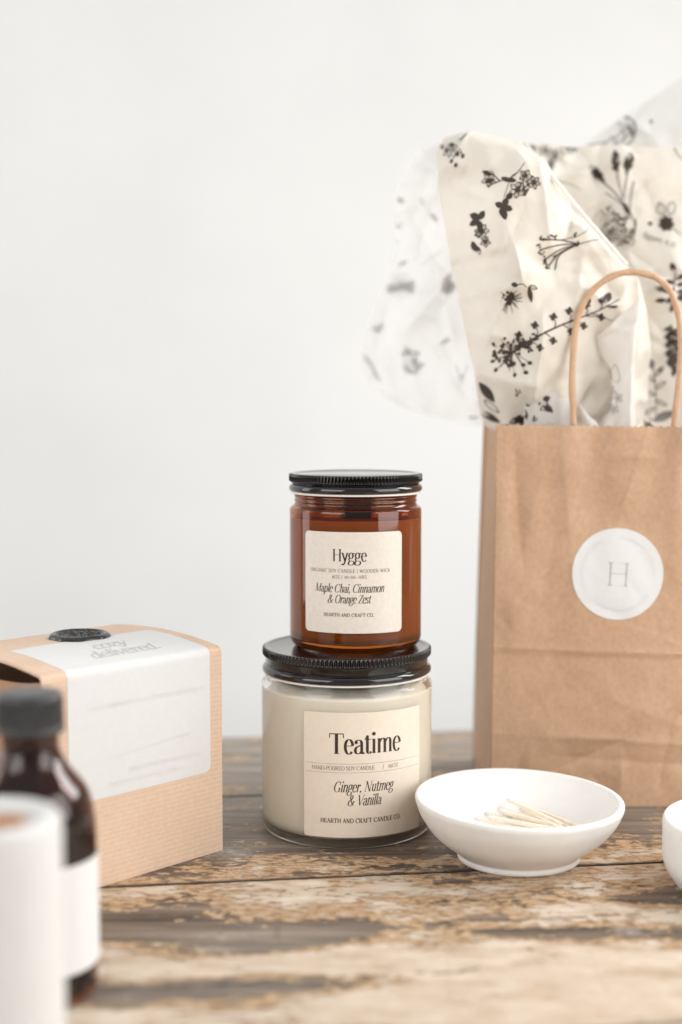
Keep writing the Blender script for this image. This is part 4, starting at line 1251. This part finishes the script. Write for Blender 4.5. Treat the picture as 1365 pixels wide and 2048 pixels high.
# blossom branch
sprig(I, [(975, 372), (1000, 362), (1020, 356), (1035, 345), (1050, 325)], 2.6)
sprig(I, [(1000, 362), (990, 352), (982, 340)], 3); sprig(I, [(1035, 345), (1022, 356), (1008, 395)], 2)
for x, y, a in ((985, 350, 200), (990, 358, 160), (1002, 355, 20), (1012, 358, 10)): leaf(I, x, y, 22, 5, a)
bloom(I, 978, 360, 15, 5, 20)
blot(I, 1048, 378, 14, 26, .24); bloom(I, 1052, 352, 14, 5, 10); bloom(I, 1035, 380, 17, 6, 40); bloom(I, 1068, 365, 14, 6, 15)
sprig(I, [(1048, 375), (1046, 352), (1052, 340)], 2.4)
for a in (20, 110, 200, 290): leaf(I, 1008, 413, 19, 6.5, a)
leaf(I, 1005, 415, 26, 7, 75); leaf(I, 1012, 398, 18, 6, 320)
for a in (215, 300, 80, 150): leaf(I, 958, 440, 22, 6.5, a)
I.disc(952, 432, 9, 6, .6); bloom(I, 964, 462, 15, 6, 0, False); blot(I, 956, 466, 10, 10, .3)
leaf(I, 945, 482, 22, 6, 75); leaf(I, 952, 490, 22, 5, 65); bloom(I, 971, 484, 11, 5, 10, False); blot(I, 971, 484, 6, 6, .4)
# fanning umbel lying sideways
for e in ((1083, 480), (1080, 500), (1090, 520), (1098, 532), (1110, 540)):
    sprig(I, [(1158, 488), (1120, 480 + (e[1] - 480) * .5), e], 2.2, 1.2)
for x, y in ((1084, 476), (1079, 492), (1083, 504), (1091, 517), (1090, 528), (1098, 534), (1108, 472), (1101, 474)): blot(I, x, y, 5.5, 6, .5)
sprig(I, [(1106, 514), (1160, 488), (1200, 478)], 2.6); sprig(I, [(1085, 477), (1120, 480), (1160, 470), (1180, 455)], 2); blot(I, 1156, 488, 5, 6, .5); blot(I, 1152, 470, 5, 5, .5)
# fuzzy seed head
q = random.Random(5)
for k in range(30):
    a = q.uniform(0, 2 * PI); sprig(I, [(1018, 598), (1018 + q.uniform(14, 30) * math.cos(a), 598 + q.uniform(16, 36) * math.sin(a))], 1.6)
blot(I, 1018, 598, 13, 22, .3); sprig(I, [(1034, 570), (1046, 568), (1054, 575)], 2.2)
leaf(I, 1058, 572, 34, 5, 80); leaf(I, 1036, 572, 14, 5, 200); leaf(I, 1060, 572, 16, 4, 20, False)
# long berry branch
p = sprig(I, [(1012, 715), (1060, 682), (1110, 656), (1160, 636), (1200, 620), (1240, 598)], 5, .35)
for k, (s0, a) in enumerate(((.12, -70), (.2, 60), (.27, -75), (.33, 70), (.40, -70), (.46, 65), (.52, -68), (.58, 62), (.66, -60), (.72, 50), (.80, -50))):
    j = int(s0 * (len(p) - 1)); x, y = p[j]; aa = math.radians(-27 + a)
    L_ = 26 - 8 * s0
    ex, ey = x + L_ * math.cos(aa), y + L_ * math.sin(aa)
    sprig(I, [(x, y), ((x + ex) / 2 + 3, (y + ey) / 2), (ex, ey)], 2)
    I.disc(ex, ey, 7, 4.5, aa + .8); bloom(I, ex, ey, 8, 4, 10)
for x, y in ((1060, 682), (1052, 690), (1045, 694), (1068, 676), (1040, 684), (1056, 698), (1036, 700)): blot(I, x, y, 9, 9, .42)
q = random.Random(11)
for k in range(42):
    a = q.uniform(70, 300); l = q.uniform(10, 46)
    ex, ey = 1022 + l * math.cos(math.radians(a)) * .95, 712 + l * math.sin(math.radians(a)) * .85
    I.disc(ex, ey, q.uniform(3, 5), q.uniform(2.4, 3.6), q.uniform(0, 3), 9)
    if k % 2: sprig(I, [(1022, 710), (ex, ey)], 1.4)
for a in (100, 130, 160, 200, 230): sprig(I, [(1026, 706), (1026 + 40 * math.cos(math.radians(a)), 706 + 38 * math.sin(math.radians(a)))], 2)
for x, y in ((1047, 730), (1052, 745), (1060, 726)): I.disc(x, y, 5, 4); sprig(I, [(1030, 705), (x, y)], 1.6)
leaf(I, 1210, 606, 24, 8, -62); leaf(I, 1170, 610, 20, 8, -60); leaf(I, 1214, 614, 32, 3, -2); sprig(I, [(1170, 632), (1200, 634), (1226, 642)], 2)
# dark leaf bottom left, little ones at the rim
leaf(I, 958, 764, 52, 9, 52); leaf(I, 960, 822, 48, 7, 30); leaf(I, 968, 800, 40, 5, 40, False); blot(I, 1042, 842, 10, 10, .45); leaf(I, 1018, 846, 34, 7, -20); blot(I, 1036, 786, 7, 8, .4)
I.obj('printed_flowers', caster([b1]), M['ink_paper'], S1)

I = Ink(); J = Ink()   # sheet 3
for x, y, a in ((1194, 348, 232), (1232, 322, 266), (1258, 326, 281)):
    a = math.radians(a)
    hx, hy = x, y
    for k in range(26):
        qx = rnd.uniform(-1, 1); qy = rnd.uniform(-1, 1)
        if qx * qx + qy * qy > 1: continue
        u, w_ = qx * 22, qy * 7.5
        I.disc(hx + u * math.cos(a) - w_ * math.sin(a), hy + u * math.sin(a) + w_ * math.cos(a), 4.2, 3, a, 8)
    leaf(I, hx - 20 * math.cos(a), hy - 20 * math.sin(a), 42, 7.5, math.degrees(a), False)
    leaf(I, hx - 16 * math.cos(a), hy - 16 * math.sin(a), 30, 5, math.degrees(a))
sprig(I, [(1206, 364), (1230, 385), (1250, 412), (1262, 428), (1270, 445)], 3); sprig(I, [(1234, 346), (1240, 375), (1248, 400)], 2.4)
sprig(I, [(1255, 350), (1250, 378), (1246, 400)], 2.4); sprig(I, [(1268, 362), (1262, 395), (1260, 428)], 2.4); sprig(I, [(1212, 385), (1240, 405), (1258, 425)], 2)
leaf(I, 1246, 404, 32, 5, 62)
q = random.Random(3)
umbel(I, 1244, 440, 1196, 480, 40, 11, 78, 4.0, 4); umbel(I, 1258, 460, 1200, 482, 40, 6, 50, 4.0, 8)
for k in range(22): I.disc(q.uniform(1214, 1272), q.uniform(418, 490), q.uniform(1.4, 2.8), q.uniform(1.2, 2.2), q.uniform(0, 3), 8)
sprig(I, [(1272, 438), (1270, 462), (1262, 480), (1232, 492)], 2.6, 1); sprig(I, [(1206, 455), (1228, 440), (1262, 436)], 2.4, 1)
for k in range(7): leaf(I, 1333, 447, 17, 6, k * 51 + 10)
blot(I, 1333, 447, 13, 20, .3); leaf(I, 1326, 432, 28, 8, -105, False); leaf(I, 1340, 430, 28, 8, -76, False); I.disc(1301, 447, 5, 4); sprig(I, [(1345, 456), (1356, 464), (1362, 470)], 1.8)
sprig(I, [(1346, 288), (1354, 306), (1366, 318), (1390, 330)], 2.2); leaf(J, 1346, 296, 24, 8, -90, False); bloom(J, 1344, 282, 12, 5, 30, False)
# row along the top edge, half cut by it
for x, y, r in ((1064, 297, 10), (1092, 300, 15), (1112, 312, 14), (1135, 298, 14), (1102, 330, 11), (1148, 296, 9)): bloom(J, x, y, r, 6, x % 60, False)
sprig(J, [(1052, 295), (1070, 298)], 4); sprig(J, [(1105, 300), (1125, 318)], 3)
sprig(J, [(1118, 364), (1140, 368), (1165, 380)], 1.8)
text(J, 'figure 4.11', 1319, -488, 12, 66, .12, .05, .22)
J.v = [(x, y) if y > 0 else (x, -y + (x - 1319) * .32 - 3) for x, y in J.v]
# right edge plants
for k in range(8): leaf(I, 1352, 560 + k * 6, 26, 5, 200 - k * 12 if k % 2 else 330 + k * 6)
leaf(I, 1350, 545, 22, 6, -110); leaf(I, 1335, 580, 26, 6, 190); leaf(I, 1334, 600, 24, 5, 175); leaf(I, 1356, 590, 26, 6, 20); sprig(I, [(1352, 540), (1348, 580), (1340, 625)], 2.4)
p = sprig(I, [(1342, 650), (1350, 690), (1352, 740)], 4)
for k in range(26): leaf(I, 1348 + (k % 3 - 1) * 4, 655 + k * 3.3, 17, 4, (20 if k % 2 else 160) + k * 3)
p = sprig(J, [(1306, 730), (1312, 775), (1314, 845)], 2.2); J.disc(1303, 728, 7, 9); J.disc(1321, 740, 6, 5)
for k, (y, a) in enumerate(((752, -50), (764, 220), (778, -35), (790, 200), (800, 25), (815, 150))): leaf(J, 1311, y, 26, 4, a, False)
leaf(J, 1305, 842, 52, 9, -22); sprig(J, [(1262, 790), (1285, 812), (1304, 842)], 2.6); sprig(J, [(1270, 800), (1300, 805)], 1.6); blot(I, 1300, 845, 6, 6, .5)
I.obj('printed_flowers', caster([b3]), M['ink_paper'], S3)
J.obj('pale_printed_flowers', caster([b3]), M['ink_paper_mid'], S3)

I = Ink()   # sheet 4: big veined petal on its left corner
a = np.array([(1168, 292), (1176, 303), (1215, 304), (1255, 290), (1270, 268), (1270, 248), (1260, 236), (1246, 234)])
I.ribbon(smooth_line(a, 8), np.linspace(2, 4.5, 57))
for pts in (((1180, 290), (1215, 282), (1240, 268), (1262, 248)), ((1185, 300), (1225, 292), (1268, 262)), ((1222, 272), (1232, 282), (1228, 296)), ((1240, 256), (1250, 268), (1248, 284)), ((1236, 244), (1250, 252), (1268, 254)), ((1206, 284), (1214, 292), (1210, 302))):
    I.ribbon(smooth_line(pts, 8), 2.2)
for k in range(16): I.ribbon([(1252 + k, 240 + k * 1.4), (1258 + k * .6, 262 + k)], 1.1)
blot(I, 1178, 296, 8, 12, .3); I.disc(1303, 243, 3, 5)
I.obj('printed_flowers', caster([b4]), M['ink_paper_mid'], S4)

I = Ink()   # sheet 2: faint, seen through the paper
for a in range(-160, 170, 22): sprig(I, [(802, 574), (802 + 28 * math.cos(math.radians(a)), 572 + 30 * math.sin(math.radians(a)))], 3)
for a in (180, 160, 0, 20, 340): leaf(I, 802, 574, 32, 6, a)
leaf(I, 885, 586, 34, 11, -35); leaf(I, 884, 588, 46, 8, -68); blot(I, 757, 655, 10, 12, .4); umbel(I, 832, 712, 808, 738, 30, 8, 90, 7, 3); leaf(I, 806, 740, 34, 5, 12)
leaf(I, 726, 708, 40, 4, 52); leaf(I, 744, 735, 34, 4, 60); leaf(I, 880, 690, 26, 4, -35); sprig(I, [(884, 690), (894, 712), (905, 735)], 2); blot(I, 924, 758, 7, 8, .45); sprig(I, [(912, 730), (922, 756), (938, 728)], 2.6)
blot(I, 800, 450, 8, 8, .4); blot(I, 848, 402, 7, 7, .4); leaf(I, 860, 425, 26, 5, 50); leaf(I, 805, 395, 14, 8, 120); sprig(I, [(845, 530), (870, 510), (890, 500)], 2); leaf(I, 935, 835, 24, 3, 0); blot(I, 795, 482, 5, 5, .5); leaf(I, 796, 534, 24, 4, -35)
I.obj('printed_flowers', caster([b2]), M['ink_paper_pale'], S2)

I = Ink()   # sheet 6 and 5
for x, y in ((1062, 785), (1058, 810), (1070, 838), (1078, 805), (1092, 800), (1096, 812), (1104, 822), (1086, 816)): blot(I, x, y, 5, 6, .5)
leaf(I, 1088, 812, 20, 7, 30); leaf(I, 1086, 800, 16, 6, -20); sprig(I, [(1060, 810), (1090, 806)], 1.8); leaf(I, 1050, 818, 22, 4, 80)
I.obj('printed_flowers', caster([b6]), M['ink_paper'], S6)
I = Ink()
sprig(I, [(1222, 742), (1232, 730), (1240, 758), (1228, 764), (1222, 742)], 2.2); sprig(I, [(1190, 700), (1216, 730)], 1.6)
for x, y in ((1198, 760), (1222, 780), (1236, 796), (1205, 790), (1228, 818)): bloom(I, x, y, 11, 5, x % 50, False, False)
I.obj('printed_flowers', caster([b5]), M['ink_paper_pale'], S5)

# ------------------------------------------------------------------ light
w = bpy.data.worlds.new('World'); scene.world = w; w.use_nodes = True
wn = w.node_tree
bg = wn.nodes['Background']
# a bright room: light ceiling and walls, darker behind the photographer
tc = wn.nodes.new('ShaderNodeTexCoord')
dt = wn.nodes.new('ShaderNodeVectorMath'); dt.operation = 'DOT_PRODUCT'
dt.inputs[1].default_value = (.10, .42, .90)
wn.links.new(tc.outputs['Generated'], dt.inputs[0])
wr = ramp(wn, math_n(wn, 'ADD', math_n(wn, 'MULTIPLY', dt.outputs['Value'], .5), .5),
          [(.0, (.85, .83, .80)), (.16, (.70, .685, .66)), (.27, (.44, .43, .415)), (.42, (.44, .43, .415)), (.62, (.65, .65, .645)), (.9, (.71, .71, .705))])
wn.links.new(wr.outputs['Color'], bg.inputs['Color'])
bg.inputs['Strength'].default_value = .74

def area(name, loc, target, sx, sy, power, col):
    l = bpy.data.lights.new(name, 'AREA'); l.shape = 'RECTANGLE'
    l.size = sx * S; l.size_y = sy * S; l.energy = power; l.color = col
    o = bpy.data.objects.new(name, l); COL.objects.link(o)
    o.location = [c * S for c in loc]
    d = Vector([t - c for t, c in zip(target, loc)])
    o.rotation_euler = d.to_track_quat('-Z', 'Y').to_euler()
    return o
area('window_light', (1000, 120, 560), (30, 740, 90), 950, 1000, 12.5, (1.0, .99, .98))
bw = area('back_window_light', (900, 1060, 720), (20, 720, 60), 520, 600, 3.9, (1.0, .98, .95))
bw.data.spread = math.radians(105)
area('room_fill_light', (-900, -250, 620), (0, 740, 80), 1000, 900, 10.0, (1.0, .992, .98))
area('side_window_light', (-1700, 950, 500), (0, 1420, 100), 600, 1500, 7, (.97, .985, 1.0))
area('added_wall_light', (-300, 700, 1900), (0, 1420, 100), 2400, 900, 2.0, (1.0, .995, .985))  # added lamp above, only there to brighten the wall evenly

# ------------------------------------------------------------------ camera and render
cam = bpy.data.cameras.new('camera')
co = bpy.data.objects.new('camera', cam); COL.objects.link(co)
co.location = (0, 0, CAM_H * S)
co.rotation_euler = (PI / 2 - PITCH, 0, 0)
cam.sensor_fit = 'VERTICAL'; cam.sensor_height = 36; cam.lens = 50
cam.clip_start = .01; cam.clip_end = 50
cam.dof.use_dof = True; cam.dof.focus_distance = .698; cam.dof.aperture_fstop = 3.4; cam.dof.aperture_blades = 0
scene.camera = co

scene.render.engine = 'CYCLES'
cy = scene.cycles
cy.use_denoising = True
cy.max_bounces = 24; cy.transmission_bounces = 16; cy.glossy_bounces = 8; cy.diffuse_bounces = 12; cy.transparent_max_bounces = 8
cy.sample_clamp_indirect = 0; cy.caustics_refractive = True; cy.caustics_reflective = True; cy.blur_glossy = .3
scene.view_settings.view_transform = 'Standard'
scene.view_settings.look = 'None'
scene.view_settings.exposure = .0
scene.view_settings.gamma = 1
scene.view_settings.use_curve_mapping = False
